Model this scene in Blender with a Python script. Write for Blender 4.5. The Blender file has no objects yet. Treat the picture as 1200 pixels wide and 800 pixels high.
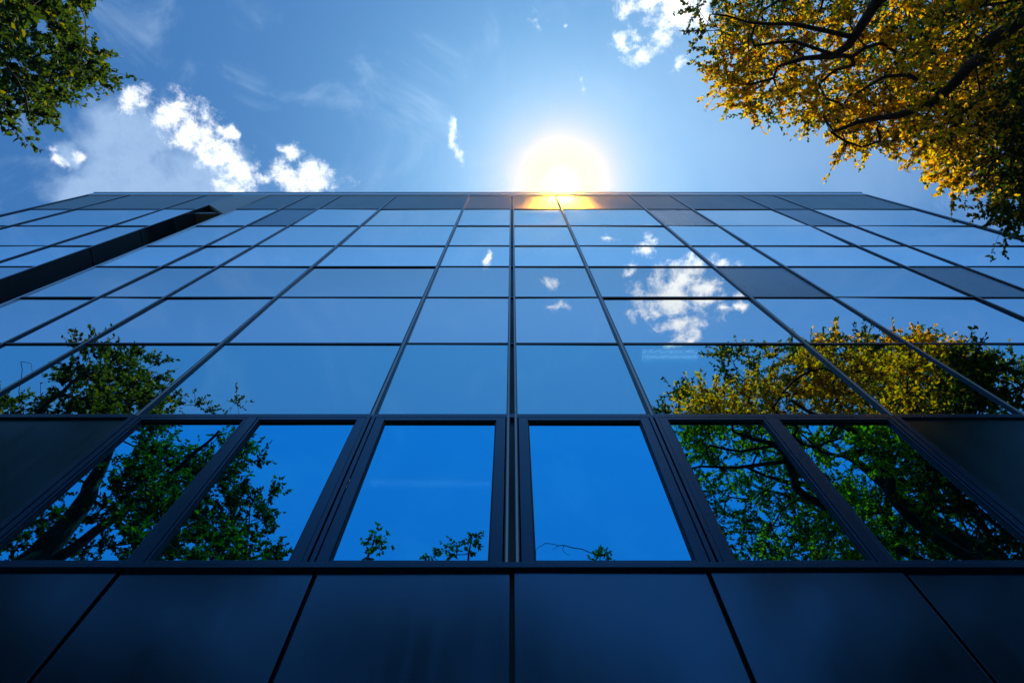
import bpy, math, random
import numpy as np
from mathutils import Vector

# ------------------------------------------------------------------ basics
scene = bpy.context.scene
COL = scene.collection
R = math.radians
random.seed(4)

def tag(o, label=None, cat=None, group=None, kind=None):
    if label: o['label'] = label
    if cat: o['category'] = cat
    if group: o['group'] = group
    if kind: o['kind'] = kind
    return o

def empty(name, loc):
    o = bpy.data.objects.new(name, None); COL.objects.link(o); o.location = loc
    o.empty_display_size = 0.5
    return o

class MB:
    """Collects boxes and polygons, links them as one mesh object."""
    def __init__(s): s.v = []; s.f = []
    def box(s, x0, x1, y0, y1, z0, z1):
        n = len(s.v)
        s.v += [(x0,y0,z0),(x1,y0,z0),(x1,y1,z0),(x0,y1,z0),(x0,y0,z1),(x1,y0,z1),(x1,y1,z1),(x0,y1,z1)]
        for q in ((0,3,2,1),(4,5,6,7),(0,1,5,4),(1,2,6,5),(2,3,7,6),(3,0,4,7)):
            s.f.append(tuple(n+i for i in q))
        return s
    def poly(s, pts):
        n = len(s.v); s.v += list(pts); s.f.append(tuple(range(n, n+len(pts)))); return s
    def prism(s, pts, y0, y1):
        """outline in x,z (counter-clockwise seen from -y) extruded from y0 (front) to y1"""
        n = len(s.v); k = len(pts)
        s.v += [(x,y0,z) for x,z in pts] + [(x,y1,z) for x,z in pts]
        s.f.append(tuple(n+i for i in range(k)))
        s.f.append(tuple(n+k+i for i in reversed(range(k))))
        for i in range(k):
            j = (i+1) % k
            s.f.append((n+i, n+k+i, n+k+j, n+j))
        return s
    def build(s, name, mat, parent=None, bevel=0.0):
        me = bpy.data.meshes.new(name); me.from_pydata(s.v, [], s.f); me.update()
        me.materials.append(mat)
        o = bpy.data.objects.new(name, me); COL.objects.link(o)
        if parent:
            o.parent = parent
            o.location = (0,0,0)
        if bevel:
            m = o.modifiers.new('edge', 'BEVEL'); m.width = bevel; m.segments = 2; m.limit_method = 'ANGLE'
        return o

# ------------------------------------------------------------------ materials
def new_mat(name):
    m = bpy.data.materials.new(name); m.use_nodes = True
    nt = m.node_tree; nt.nodes.clear()
    return m, nt

def N(nt, typ, **kw):
    n = nt.nodes.new(typ)
    for k, v in kw.items():
        if k in n.inputs: n.inputs[k].default_value = v
        else: setattr(n, k, v)
    return n

def L(nt, a, b): nt.links.new(a, b)

def ramp(nt, fac, stops):
    r = nt.nodes.new('ShaderNodeValToRGB'); L(nt, fac, r.inputs[0])
    e = r.color_ramp.elements
    while len(e) < len(stops): e.new(0.5)
    for el, (p, c) in zip(e, stops):
        el.position = p; el.color = (*c, 1) if len(c) == 3 else c
    return r.outputs[0]

def panel_mat(name, base, base2, rough, spec=0.5, metallic=0.0, streak=(0.6,0.6,0.15), bump=0.0, ior=1.5, stint=(1,1,1)):
    m, nt = new_mat(name)
    out = N(nt, 'ShaderNodeOutputMaterial'); p = N(nt, 'ShaderNodeBsdfPrincipled')
    tc = N(nt, 'ShaderNodeTexCoord'); mp = N(nt, 'ShaderNodeMapping'); mp.inputs['Scale'].default_value = streak
    L(nt, tc.outputs['Object'], mp.inputs[0])
    no = N(nt, 'ShaderNodeTexNoise', Scale=4.0, Detail=6.0, Roughness=0.6); L(nt, mp.outputs[0], no.inputs['Vector'])
    c = ramp(nt, no.outputs[0], [(0.3, base), (0.7, base2)]); L(nt, c, p.inputs['Base Color'])
    mr = N(nt, 'ShaderNodeMapRange'); mr.inputs[3].default_value = rough*0.65; mr.inputs[4].default_value = rough*1.4
    L(nt, no.outputs[0], mr.inputs[0]); L(nt, mr.outputs[0], p.inputs['Roughness'])
    p.inputs['Metallic'].default_value = metallic
    p.inputs['Specular IOR Level'].default_value = spec
    p.inputs['IOR'].default_value = ior
    p.inputs['Specular Tint'].default_value = (*stint, 1)
    if bump:
        n2 = N(nt, 'ShaderNodeTexNoise', Scale=0.7, Detail=1.0); L(nt, tc.outputs['Object'], n2.inputs['Vector'])
        b = N(nt, 'ShaderNodeBump', Strength=1.0, Distance=bump); L(nt, n2.outputs[0], b.inputs['Height']); L(nt, b.outputs[0], p.inputs['Normal'])
    L(nt, p.outputs[0], out.inputs[0])
    return m

def glass_mat(name, tint, refl, through, wave):
    """coated mirror glazing: strong clear reflection, a little of the dark room seen through it, faint dust"""
    m, nt = new_mat(name)
    out = N(nt, 'ShaderNodeOutputMaterial')
    tc = N(nt, 'ShaderNodeTexCoord')
    wv = N(nt, 'ShaderNodeTexNoise', Scale=0.55, Detail=1.0); L(nt, tc.outputs['Object'], wv.inputs['Vector'])
    b = N(nt, 'ShaderNodeBump', Strength=1.0, Distance=wave); L(nt, wv.outputs[0], b.inputs['Height'])
    gl = N(nt, 'ShaderNodeBsdfGlossy', Roughness=0.0); gl.inputs['Color'].default_value = (*tint, 1)
    L(nt, b.outputs[0], gl.inputs['Normal'])
    tr = N(nt, 'ShaderNodeBsdfTransparent'); tr.inputs['Color'].default_value = (*through, 1)
    mx = N(nt, 'ShaderNodeMixShader', Fac=refl); L(nt, tr.outputs[0], mx.inputs[1]); L(nt, gl.outputs[0], mx.inputs[2])
    # dust: broken vertical water streaks and small specks
    mp = N(nt, 'ShaderNodeMapping'); mp.inputs['Scale'].default_value = (9, 9, 0.5); L(nt, tc.outputs['Object'], mp.inputs[0])
    dn = N(nt, 'ShaderNodeTexNoise', Scale=1.6, Detail=7.0, Roughness=0.7); L(nt, mp.outputs[0], dn.inputs['Vector'])
    dm = N(nt, 'ShaderNodeMapRange'); dm.inputs[1].default_value = 0.55; dm.inputs[2].default_value = 0.85; dm.inputs[3].default_value = 0.0; dm.inputs[4].default_value = 0.06
    L(nt, dn.outputs[0], dm.inputs[0])
    df = N(nt, 'ShaderNodeBsdfDiffuse'); df.inputs['Color'].default_value = (0.5, 0.5, 0.5, 1)
    m2 = N(nt, 'ShaderNodeMixShader'); L(nt, dm.outputs[0], m2.inputs[0]); L(nt, mx.outputs[0], m2.inputs[1]); L(nt, df.outputs[0], m2.inputs[2])
    L(nt, m2.outputs[0], out.inputs[0])
    return m

def emit_mat(name, col, s):
    m, nt = new_mat(name)
    out = N(nt, 'ShaderNodeOutputMaterial'); e = N(nt, 'ShaderNodeEmission', Strength=s); e.inputs['Color'].default_value = (*col, 1)
    L(nt, e.outputs[0], out.inputs[0]); return m

def leaf_mat(name, trans, glow=1.5):
    m, nt = new_mat(name)
    out = N(nt, 'ShaderNodeOutputMaterial')
    at = N(nt, 'ShaderNodeVertexColor', layer_name='leaf_colour')
    df = N(nt, 'ShaderNodeBsdfDiffuse'); tl = N(nt, 'ShaderNodeBsdfTranslucent')
    gm = N(nt, 'ShaderNodeHueSaturation', Saturation=1.12, Value=glow); L(nt, at.outputs[0], gm.inputs['Color'])
    L(nt, at.outputs[0], df.inputs[0]); L(nt, gm.outputs[0], tl.inputs[0])
    mx = N(nt, 'ShaderNodeMixShader', Fac=trans); L(nt, df.outputs[0], mx.inputs[1]); L(nt, tl.outputs[0], mx.inputs[2])
    gl = N(nt, 'ShaderNodeBsdfGlossy', Roughness=0.5); gl.inputs['Color'].default_value = (1,1,1,1)
    m2 = N(nt, 'ShaderNodeMixShader', Fac=0.025); L(nt, mx.outputs[0], m2.inputs[1]); L(nt, gl.outputs[0], m2.inputs[2])
    L(nt, m2.outputs[0], out.inputs[0]); return m

def bark_mat():
    m, nt = new_mat('bark')
    out = N(nt, 'ShaderNodeOutputMaterial'); p = N(nt, 'ShaderNodeBsdfPrincipled', Roughness=0.9)
    tc = N(nt, 'ShaderNodeTexCoord'); mp = N(nt, 'ShaderNodeMapping'); mp.inputs['Scale'].default_value = (9,9,2); L(nt, tc.outputs['Object'], mp.inputs[0])
    no = N(nt, 'ShaderNodeTexNoise', Scale=3.0, Detail=6.0); L(nt, mp.outputs[0], no.inputs['Vector'])
    L(nt, ramp(nt, no.outputs[0], [(0.3,(0.018,0.013,0.010)),(0.7,(0.06,0.045,0.033))]), p.inputs['Base Color'])
    b = N(nt, 'ShaderNodeBump', Strength=0.8, Distance=0.03); L(nt, no.outputs[0], b.inputs['Height']); L(nt, b.outputs[0], p.inputs['Normal'])
    L(nt, p.outputs[0], out.inputs[0]); return m

M_GLASS  = glass_mat('mirror_glazing', (0.97,0.98,0.96), 0.96, (0.5,0.6,0.7), 0.0036)
M_GLASS4 = glass_mat('mirror_glazing_dim', (0.68,0.68,0.66), 0.96, (0.5,0.6,0.7), 0.0036)  # copy with lowered tint, darkening the mirrored trees
M_GLASS2 = glass_mat('blue_glazing', (0.05,0.52,0.76), 0.95, (0.4,0.6,0.8), 0.0022)  # blue tint, also lowered to darken what it mirrors
M_GLASS3 = glass_mat('mirror_glazing_dim_tint', (0.40,0.64,0.66), 0.88, (0.5,0.6,0.7), 0.0034)  # tint cut to darken and cool the mirrored yellow tree
M_FRAME  = panel_mat('anodised_frame', (0.010,0.015,0.026), (0.016,0.022,0.036), 0.34, spec=0.28, stint=(0.45,0.7,1.0))
M_FRAME2 = panel_mat('window_frame_paint', (0.003,0.015,0.042), (0.004,0.020,0.054), 0.26, spec=0.6, stint=(0.2,0.65,1.0))
M_GASKET = panel_mat('black_gasket', (0.006,0.006,0.007), (0.010,0.010,0.012), 0.6)
M_GREY   = panel_mat('grey_panel', (0.20,0.185,0.19), (0.24,0.225,0.23), 0.45, spec=0.4)
M_BLIND  = panel_mat('blind_grey_panel', (0.11,0.125,0.15), (0.14,0.155,0.185), 0.26, spec=0.75, streak=(0.2,0.2,0.05))
M_CAP    = panel_mat('mullion_cap', (0.30,0.32,0.35), (0.36,0.38,0.41), 0.30, spec=0.6)
M_BRONZE = panel_mat('bronze_panel', (0.30,0.215,0.175), (0.38,0.27,0.22), 0.4, spec=0.35, stint=(1.0,0.75,0.6))
M_DARK   = panel_mat('dark_glossy_panel', (0.0006,0.0016,0.004), (0.0012,0.004,0.010), 0.19, ior=2.2, streak=(2.2,2.2,0.10), bump=0.004, stint=(0.32,0.70,1.0))
M_DARK2  = panel_mat('dark_teal_panel', (0.001,0.014,0.021), (0.002,0.020,0.026), 0.22, ior=1.6, streak=(2.2,2.2,0.10), bump=0.004, stint=(0.2,0.7,0.9))
def glare_panel_mat(name):
    """grey-brown parapet panel, see-through share added to imitate golden glare near the sun"""
    m, nt = new_mat(name)
    out = N(nt, 'ShaderNodeOutputMaterial')
    p = N(nt, 'ShaderNodeBsdfPrincipled', Roughness=0.45); p.inputs['Base Color'].default_value = (0.24,0.215,0.235,1); p.inputs['Specular IOR Level'].default_value = 0.4
    rf = N(nt, 'ShaderNodeBsdfRefraction', Roughness=1.0, IOR=1.01); rf.inputs['Color'].default_value = (1.0,0.43,0.015,1)
    mx = N(nt, 'ShaderNodeMixShader', Fac=0.075); L(nt, p.outputs[0], mx.inputs[1]); L(nt, rf.outputs[0], mx.inputs[2])
    L(nt, mx.outputs[0], out.inputs[0]); return m
M_GLARE = glare_panel_mat('sun_glare_panel')
m_, nt_ = new_mat('clear_back_face'); L(nt_, N(nt_, 'ShaderNodeBsdfTransparent').outputs[0], N(nt_, 'ShaderNodeOutputMaterial').inputs[0]); M_CLEAR = m_
M_SLOT   = panel_mat('recess_dark_glass', (0.010,0.015,0.018), (0.020,0.028,0.032), 0.10, ior=2.2, streak=(2,2,0.2), bump=0.003)
M_COPING = panel_mat('pale_metal_coping', (0.50,0.51,0.54), (0.58,0.59,0.62), 0.35, metallic=0.5)
M_ROOM   = panel_mat('dark_room', (0.02,0.02,0.022), (0.035,0.035,0.04), 0.8)
M_WALL   = panel_mat('grey_render', (0.16,0.16,0.17), (0.20,0.20,0.21), 0.8)
M_TUBE   = emit_mat('fluorescent_tube', (0.75,0.92,1.0), 16.0)
M_WHITE  = panel_mat('white_lamp_body', (0.7,0.7,0.7), (0.75,0.75,0.75), 0.5)
M_ASPH   = panel_mat('asphalt', (0.035,0.035,0.037), (0.06,0.06,0.06), 0.9, streak=(3,3,3))
M_EARTH  = panel_mat('lawn', (0.02,0.035,0.010), (0.04,0.06,0.02), 0.95, streak=(2,2,2))
M_BARK   = bark_mat()
M_LEAF   = leaf_mat('leaf', 0.60, 1.6)
M_AUTUMN = leaf_mat('autumn_leaf', 0.72, 2.3)

# ------------------------------------------------------------------ camera
cam = bpy.data.cameras.new('camera'); camo = bpy.data.objects.new('camera', cam); COL.objects.link(camo)
cam.sensor_width = 36; cam.lens = 24; cam.clip_start = 0.05; cam.clip_end = 3000
PITCH = 70.3
camo.location = (0, 0, 1.6); camo.rotation_euler = (R(90 + PITCH), 0, 0)
scene.camera = camo

# ------------------------------------------------------------------ sun and sky
SUN = Vector((58, 97.0, 815)).normalized()
ELEV = math.asin(SUN.z); AZ = math.atan2(SUN.x, SUN.y)
sl = bpy.data.lights.new('sun', 'SUN'); so = bpy.data.objects.new('sun', sl); COL.objects.link(so)
sl.energy = 5.0; sl.angle = R(0.53); sl.color = (1.0, 0.93, 0.80)
so.rotation_euler = SUN.to_track_quat('Z', 'Y').to_euler(); so.location = (0, 0, 60)

w = bpy.data.worlds.new('World'); scene.world = w; w.use_nodes = True
nt = w.node_tree; nt.nodes.clear()
wo = N(nt, 'ShaderNodeOutputWorld'); bg = N(nt, 'ShaderNodeBackground', Strength=1.0); L(nt, bg.outputs[0], wo.inputs[0])
sky = N(nt, 'ShaderNodeTexSky'); sky.sky_type = 'NISHITA'; sky.sun_disc = False
sky.sun_elevation = ELEV; sky.sun_rotation = AZ; sky.air_density = 1.0; sky.dust_density = 0.6; sky.ozone_density = 2.0
geo = N(nt, 'ShaderNodeNewGeometry')
inc = N(nt, 'ShaderNodeVectorMath', operation='SCALE'); L(nt, geo.outputs['Incoming'], inc.inputs[0]); inc.inputs['Scale'].default_value = -1.0
DIR = N(nt, 'ShaderNodeTexCoord').outputs['Generated']
def M(op, a, b=None, c=None, clamp=False):
    n = nt.nodes.new('ShaderNodeMath'); n.operation = op; n.use_clamp = clamp
    for i, x in enumerate((a, b, c)):
        if x is None: continue
        if isinstance(x, (int, float)): n.inputs[i].default_value = x
        else: L(nt, x, n.inputs[i])
    return n.outputs[0]
def mixc(fac, a, b, mode='MIX'):
    n = nt.nodes.new('ShaderNodeMix'); n.data_type = 'RGBA'; n.blend_type = mode
    for s, x in ((0, fac), (6, a), (7, b)):
        if isinstance(x, (int, float)): n.inputs[s].default_value = x
        elif isinstance(x, tuple): n.inputs[s].default_value = (*x, 1)
        else: L(nt, x, n.inputs[s])
    return n.outputs[2]
SKY_STRENGTH = 0.086
skyc = N(nt, 'ShaderNodeHueSaturation', Hue=0.5, Saturation=1.0, Value=SKY_STRENGTH); L(nt, sky.outputs[0], skyc.inputs['Color'])
# cloud layer: the sky direction projected on a horizontal sheet of air
sx = N(nt, 'ShaderNodeSeparateXYZ'); L(nt, DIR, sx.inputs[0])
zc = M('MAXIMUM', sx.outputs[2], 0.05)
px = M('DIVIDE', sx.outputs[0], zc); py = M('DIVIDE', sx.outputs[1], zc)
pv = N(nt, 'ShaderNodeCombineXYZ'); L(nt, px, pv.inputs[0]); L(nt, py, pv.inputs[1])
warp = N(nt, 'ShaderNodeTexNoise', Scale=14.0, Detail=4.0); L(nt, pv.outputs[0], warp.inputs['Vector'])
w1 = N(nt, 'ShaderNodeVectorMath', operation='SUBTRACT'); L(nt, warp.outputs['Color'], w1.inputs[0]); w1.inputs[1].default_value = (0.5,0.5,0.5)
w2 = N(nt, 'ShaderNodeVectorMath', operation='SCALE'); L(nt, w1.outputs[0], w2.inputs[0]); w2.inputs['Scale'].default_value = 0.075
w3 = N(nt, 'ShaderNodeVectorMath', operation='ADD'); L(nt, pv.outputs[0], w3.inputs[0]); L(nt, w2.outputs[0], w3.inputs[1])
WS = N(nt, 'ShaderNodeSeparateXYZ'); L(nt, w3.outputs[0], WS.inputs[0])
def blobs(lst):
    acc = None
    for cx, cy, ax, ay, *wt in lst:
        wt = wt[0] if wt else 1.0
        a = M('MULTIPLY', M('SUBTRACT', WS.outputs[0], cx), 1/ax); b = M('MULTIPLY', M('SUBTRACT', WS.outputs[1], cy), 1/ay)
        d = M('SUBTRACT', wt, M('SQRT', M('ADD', M('MULTIPLY', a, a), M('MULTIPLY', b, b))))
        acc = d if acc is None else M('MAXIMUM', acc, d)
    return acc
BRIGHT = [(-0.514, 0.009, 0.026, 0.019), (-0.468, 0.021, 0.04, 0.024), (-0.439, 0.041, 0.031, 0.024), (-0.46, 0.041, 0.033, 0.017), (-0.424, 0.066, 0.024, 0.017), (-0.41, 0.087, 0.026, 0.021), (-0.395, 0.106, 0.031, 0.024), (-0.383, 0.123, 0.029, 0.019), (-0.417, 0.073, 0.031, 0.021), (-0.398, 0.052, 0.014, 0.014), (-0.611, 0.071, 0.012, 0.01), (-0.646, 0.078, 0.01, 0.017), (-0.308, 0.073, 0.019, 0.011), (-0.305, 0.105, 0.04, 0.019), (-0.288, 0.117, 0.043, 0.017), (-0.353, 0.116, 0.017, 0.011), (-0.078, 0.058, 0.011, 0.036, 0.65), (-0.074, 0.041, 0.008, 0.019, 0.6), (0.031, -0.1, 0.017, 0.017, 0.5), (0.074, -0.085, 0.014, 0.008, 0.5), (0.149, -0.079, 0.017, 0.014, 0.7), (0.181, -0.058, 0.031, 0.021, 0.85), (0.166, -0.077, 0.021, 0.012, 0.7), (0.232, -0.102, 0.048, 0.031), (0.216, -0.09, 0.024, 0.026), (0.192, -0.11, 0.048, 0.012), (0.111, -0.02, 0.011, 0.021, 0.4), (0.232, -0.042, 0.01, 0.014, 0.6)]
MIRR = [(0.245, -0.273, 0.055, 0.031), (0.272, -0.252, 0.043, 0.029), (0.214, -0.286, 0.024, 0.018, 0.8), (0.255, -0.311, 0.038, 0.019), (0.267, -0.341, 0.024, 0.024), (0.29, -0.269, 0.029, 0.021), (0.255, -0.361, 0.017, 0.012), (0.173, -0.247, 0.014, 0.012, 0.8), (0.197, -0.217, 0.029, 0.017, 0.6), (0.214, -0.197, 0.019, 0.014, 0.5), (0.185, -0.296, 0.014, 0.017, 0.6), (0.153, -0.191, 0.017, 0.012, 0.6), (0.316, -0.227, 0.026, 0.012, 0.6), (0.072, -0.309, 0.018, 0.015, 0.7), (0.058, -0.253, 0.017, 0.01, 0.6), (0.336, -0.276, 0.021, 0.012), (-0.036, -0.233, 0.007, 0.017), (0.311, -0.282, 0.017, 0.01)]
VEIL = [(-0.521, 0.117, 0.149, 0.081), (-0.447, 0.114, 0.086, 0.067), (-0.541, 0.058, 0.083, 0.06), (-0.628, 0.073, 0.03, 0.026), (-0.615, 0.126, 0.071, 0.031)]
fine = N(nt, 'ShaderNodeTexNoise', Scale=38.0, Detail=12.0, Roughness=0.70, Distortion=0.15); L(nt, pv.outputs[0], fine.inputs['Vector'])
soft = N(nt, 'ShaderNodeTexNoise', Scale=11.0, Detail=5.0, Roughness=0.55, Distortion=0.6); L(nt, pv.outputs[0], soft.inputs['Vector'])
def smooth(x, lo, hi):
    n = nt.nodes.new('ShaderNodeMapRange'); n.interpolation_type = 'SMOOTHSTEP'
    L(nt, x, n.inputs[0]); n.inputs[1].default_value = lo; n.inputs[2].default_value = hi
    return n.outputs[0]
mb = M('ADD', M('MAXIMUM', M('MAXIMUM', blobs(BRIGHT), blobs(MIRR)), -1.0), M('MULTIPLY', M('SUBTRACT', fine.outputs[0], 0.5), 3.7))
dens_b = M('POWER', smooth(mb, -0.30, 1.05), 1.15)
mv = M('ADD', M('MAXIMUM', blobs(VEIL), -1.0), M('MULTIPLY', M('SUBTRACT', soft.outputs[0], 0.5), 1.1))
away = M('ADD', 1.0, M('MULTIPLY', smooth(M('MULTIPLY', py, -1.0), 0.10, 0.36), 0.85))   # sky raised where only the panes mirror it, offsetting their dimmed tint
skyt0 = mixc(1.0, skyc.outputs[0], (0.37, 0.97, 1.46), 'MULTIPLY')   # deep saturated blue of a clear day
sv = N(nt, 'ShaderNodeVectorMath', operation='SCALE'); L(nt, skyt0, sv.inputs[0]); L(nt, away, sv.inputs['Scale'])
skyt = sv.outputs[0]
dens_v = M('MULTIPLY', smooth(mv, -0.10, 0.60), M('ADD', 0.55, M('MULTIPLY', fine.outputs[0], 0.8)))
# thin high wisps everywhere
ws = N(nt, 'ShaderNodeTexNoise', Scale=5.0, Detail=7.0, Roughness=0.62, Distortion=1.4); L(nt, pv.outputs[0], ws.inputs['Vector'])
wisp = M('MULTIPLY', smooth(ws.outputs[0], 0.47, 0.78), M('ADD', 0.05, M('MULTIPLY', smooth(py, -0.2, -0.06), 0.17)))
# angle from the sun
dt = N(nt, 'ShaderNodeVectorMath', operation='DOT_PRODUCT'); L(nt, DIR, dt.inputs[0]); dt.inputs[1].default_value = SUN
ang = M('MULTIPLY', M('ARCCOSINE', M('MINIMUM', dt.outputs['Value'], 0.9999999)), 180/math.pi)
def ex(scale, amp, pw=1.0):
    a = M('MULTIPLY', ang, 1/scale)
    if pw != 1.0: a = M('POWER', a, pw)
    return M('MULTIPLY', M('EXPONENT', M('MULTIPLY', a, -1.0)), amp)
def scl(col, f):
    n = N(nt, 'ShaderNodeVectorMath', operation='SCALE'); n.inputs[0].default_value = col; L(nt, f, n.inputs['Scale']); return n.outputs[0]
def addv(a, b):
    n = N(nt, 'ShaderNodeVectorMath', operation='ADD'); L(nt, a, n.inputs[0]); L(nt, b, n.inputs[1]); return n.outputs[0]
W = 1.45
sheet = M('MULTIPLY', smooth(M('ADD', blobs([(0.42,0.03,0.42,0.32)]), M('MULTIPLY', M('SUBTRACT', soft.outputs[0], 0.5), 0.5)), 0.0, 0.9), 0.16)   # thin milky sheet on the right
wisp = M('MAXIMUM', wisp, sheet)
c0 = mixc(wisp, skyt, (W*0.62, W*0.78, W*0.95))
c1 = mixc(dens_v, c0, (W*0.24, W*0.36, W*0.56))
shade = smooth(soft.outputs[0], 0.30, 0.62)
lit = mixc(shade, (W*0.72, W*0.78, W*0.86), (W*1.0, W*1.02, W*1.05))
c2 = mixc(dens_b, c1, lit)
disc = scl((1.0,0.97,0.85), ex(0.50, 5.0, 1.0))
c2 = addv(c2, scl((0.42,0.78,1.0), ex(15.0, 0.24)))
def veil(width, pw, amp):
    return M('MULTIPLY', M('EXPONENT', M('MULTIPLY', M('POWER', M('MULTIPLY', ang, 1/width), pw), -1.0)), amp)
c3 = mixc(veil(3.4, 0.95, 0.97), c2, (0.98, 0.96, 0.92))      # white aureole
c3 = mixc(veil(1.9, 1.1, 0.95), c3, (1.02, 0.88, 0.26))       # yellow heart of it
fin = addv(c3, disc)
L(nt, fin, bg.inputs[0])

# ------------------------------------------------------------------ ground
g = MB().poly([(-200,-200,0),(200,-200,0),(200,200,0),(-200,200,0)]).build('ground', M_EARTH); tag(g, 'dark lawn around the office building', 'ground', kind='structure')
g = MB().box(-30,30,-3.2,3.35,-0.2,0.05).build('pavement', M_ASPH); tag(g, 'dark pavement along the foot of the glass building', 'pavement', kind='structure')

# ------------------------------------------------------------------ the glass building
FY = 3.5                                   # facade glass plane
K = 3.7175
ROWS = [28.30, 24.30, 21.22, 18.41, 16.20, 13.77, 11.25, 8.76, 6.06, 3.2, 0.15]
cols = [-4.30,-3.88,-3.10,-2.79,-2.455,-2.055,-1.725,-1.17,-0.436,0.0,0.438,1.185,1.60,2.31,2.65,3.60]
XS = [c*K for c in cols]
SLOT = 3                                   # interval XS[3]..XS[4] is the open recess
x_l, x_r = XS[0], XS[-1]
b = empty('office_building', (0, FY, 0))
tag(b, 'dark glass office tower with mirror curtain wall reflecting trees and blue sky', 'building')
def P(mb, name, mat, label=None, parent=None, bevel=0.0):
    o = mb.build(name, mat, parent or b, bevel)
    if parent is None or parent is b:
        o.location = (0, -FY, 0)           # meshes are written in world numbers
    if label: o['label'] = label
    return o
def pane_box(x0, x1, z0, z1, y=FY, th=0.03, tilt=0.0):
    """thin glazing unit, tipped by a fraction of a degree as real panes are"""
    mb = MB()
    tx, tz = random.gauss(0, tilt), random.gauss(0, tilt)
    xm, zm = (x0+x1)/2, (z0+z1)/2
    f = lambda x, z, yy: (x, yy + (x-xm)*tx + (z-zm)*tz, z)
    pts = [(x0,z0),(x1,z0),(x1,z1),(x0,z1)]
    mb.v = [f(x,z,y) for x,z in pts] + [f(x,z,y+th) for x,z in pts]
    mb.f = [(0,1,2,3),(7,6,5,4),(0,4,5,1),(1,5,6,2),(2,6,7,3),(3,7,4,0)]
    return mb

mul = {0: 0.035, 9: 0.12}                  # half widths are derived below
def mw(i): return 0.13 if i == 9 else (0.080 if 7 <= i <= 11 else 0.070)

# body behind the curtain wall
body = MB()
body.box(x_l+0.05, x_r-0.05, 6.2, 18.0, 0.06, 24.0)
body.box(x_l+0.05, x_l+0.25, FY+0.12, 6.19, 0.06, 24.0).box(x_r-0.25, x_r-0.05, FY+0.12, 6.19, 0.06, 24.0)
P(body, 'wall', M_WALL)
P(MB().box(x_l+0.02, x_r-0.02, FY+0.09, 18.05, 24.02, 24.26), 'roof', M_WALL)
for z in ROWS[3:9:2]:
    P(MB().box(x_l+0.3, XS[3]-0.12, FY+0.25, 6.1, z-0.12, z+0.12).box(XS[4]+0.12, x_r-0.3, FY+0.25, 6.1, z-0.12, z+0.12), 'floor_slab', M_ROOM)
P(MB().box(x_l+0.3, XS[3]-0.2, 6.05, 6.12, 0.1, 23.98).box(XS[4]+0.2, x_r-0.3, 6.05, 6.12, 0.1, 23.98), 'inner_wall', M_ROOM)

grey = {(1,11),(1,13),(1,5),(4,11),(4,13)}
for r in range(0, 10):
    z1, z0 = ROWS[r], ROWS[r+1]
    for i in range(len(XS)-1):
        if i == SLOT: continue
        xa, xb = XS[i]+mw(i)/2-0.004, XS[i+1]-mw(i+1)/2+0.004
        if i == 0: xa = XS[0]+0.03
        if i == len(XS)-2: xb = XS[-1]-0.03
        za, zb = z0+0.02, z1-0.02
        if r == 0:
            o = P(pane_box(xa, xb, za, 27.62, tilt=0.0006, th=0.02), 'parapet_panel', M_GLARE if 7 < i < 12 else M_GREY)
            if 7 < i < 12: o.data.materials.append(M_CLEAR); o.data.polygons[1].material_index = 1   # clear back face lets the added sun glow through
        elif r <= 6:
            if (r, i) in grey:
                P(pane_box(xa, xb, za, zb, tilt=0.0012), 'blind_panel', M_BLIND, 'opaque grey panel among the mirror panes')
            else:
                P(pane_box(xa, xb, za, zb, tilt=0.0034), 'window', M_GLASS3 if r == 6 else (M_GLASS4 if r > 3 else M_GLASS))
        elif r == 7:
            if XS[i] < -1.2*K or XS[i+1] > 1.25*K:
                P(pane_box(xa, xb, za, zb, tilt=0.0005), 'spandrel_panel', M_DARK2)
# row 7: the framed windows
S = 0.105
def framed(x0, x1, z0, z1, sl_, sr_, st, sb):
    fr = MB()
    fr.box(x0, x0+sl_, FY-0.025, FY+0.05, z0, z1).box(x1-sr_, x1, FY-0.025, FY+0.05, z0, z1)
    fr.box(x0+sl_, x1-sr_, FY-0.025, FY+0.05, z1-st, z1).box(x0+sl_, x1-sr_, FY-0.025, FY+0.05, z0, z0+sb)
    wdw = P(pane_box(x0+sl_-0.01, x1-sr_+0.01, z0+sb-0.01, z1-st+0.01, y=FY+0.012, th=0.02, tilt=0.0008), 'window', M_GLASS2)
    f = fr.build('window_frame', M_FRAME2, wdw, bevel=0.006)
    bd = MB(); t = 0.014                     # black glazing bead around the pane
    x0i, x1i, z0i, z1i = x0+sl_, x1-sr_, z0+sb, z1-st
    bd.box(x0i, x0i+t, FY-0.008, FY+0.010, z0i, z1i).box(x1i-t, x1i, FY-0.008, FY+0.010, z0i, z1i)
    bd.box(x0i+t, x1i-t, FY-0.008, FY+0.010, z1i-t, z1i).box(x0i+t, x1i-t, FY-0.008, FY+0.010, z0i, z0i+t)
    bd.build('glazing_bead', M_GASKET, wdw)
zt, zb_ = ROWS[7]-0.045, ROWS[8]+0.03
XM1, XM2 = -0.803*K, 0.798*K
framed(XS[9]+0.075, XS[10]-0.055, zt-0 and zb_, zt, S, S, 0.075, 0.05)
framed(XS[8]+0.055, XS[9]-0.075, zb_, zt, S, S, 0.075, 0.05)
framed(XM1+0.06, XS[8]-0.055, zb_, zt, 0.03, 0.10, 0.06, 0.05)
framed(XS[7]+0.07, XM1-0.06, zb_, zt, 0.03, 0.03, 0.06, 0.05)
framed(XS[10]+0.055, XM2-0.06, zb_, zt, 0.10, 0.03, 0.06, 0.05)
framed(XM2+0.06, XS[11]-0.07, zb_, zt, 0.03, 0.03, 0.06, 0.05)
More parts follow.
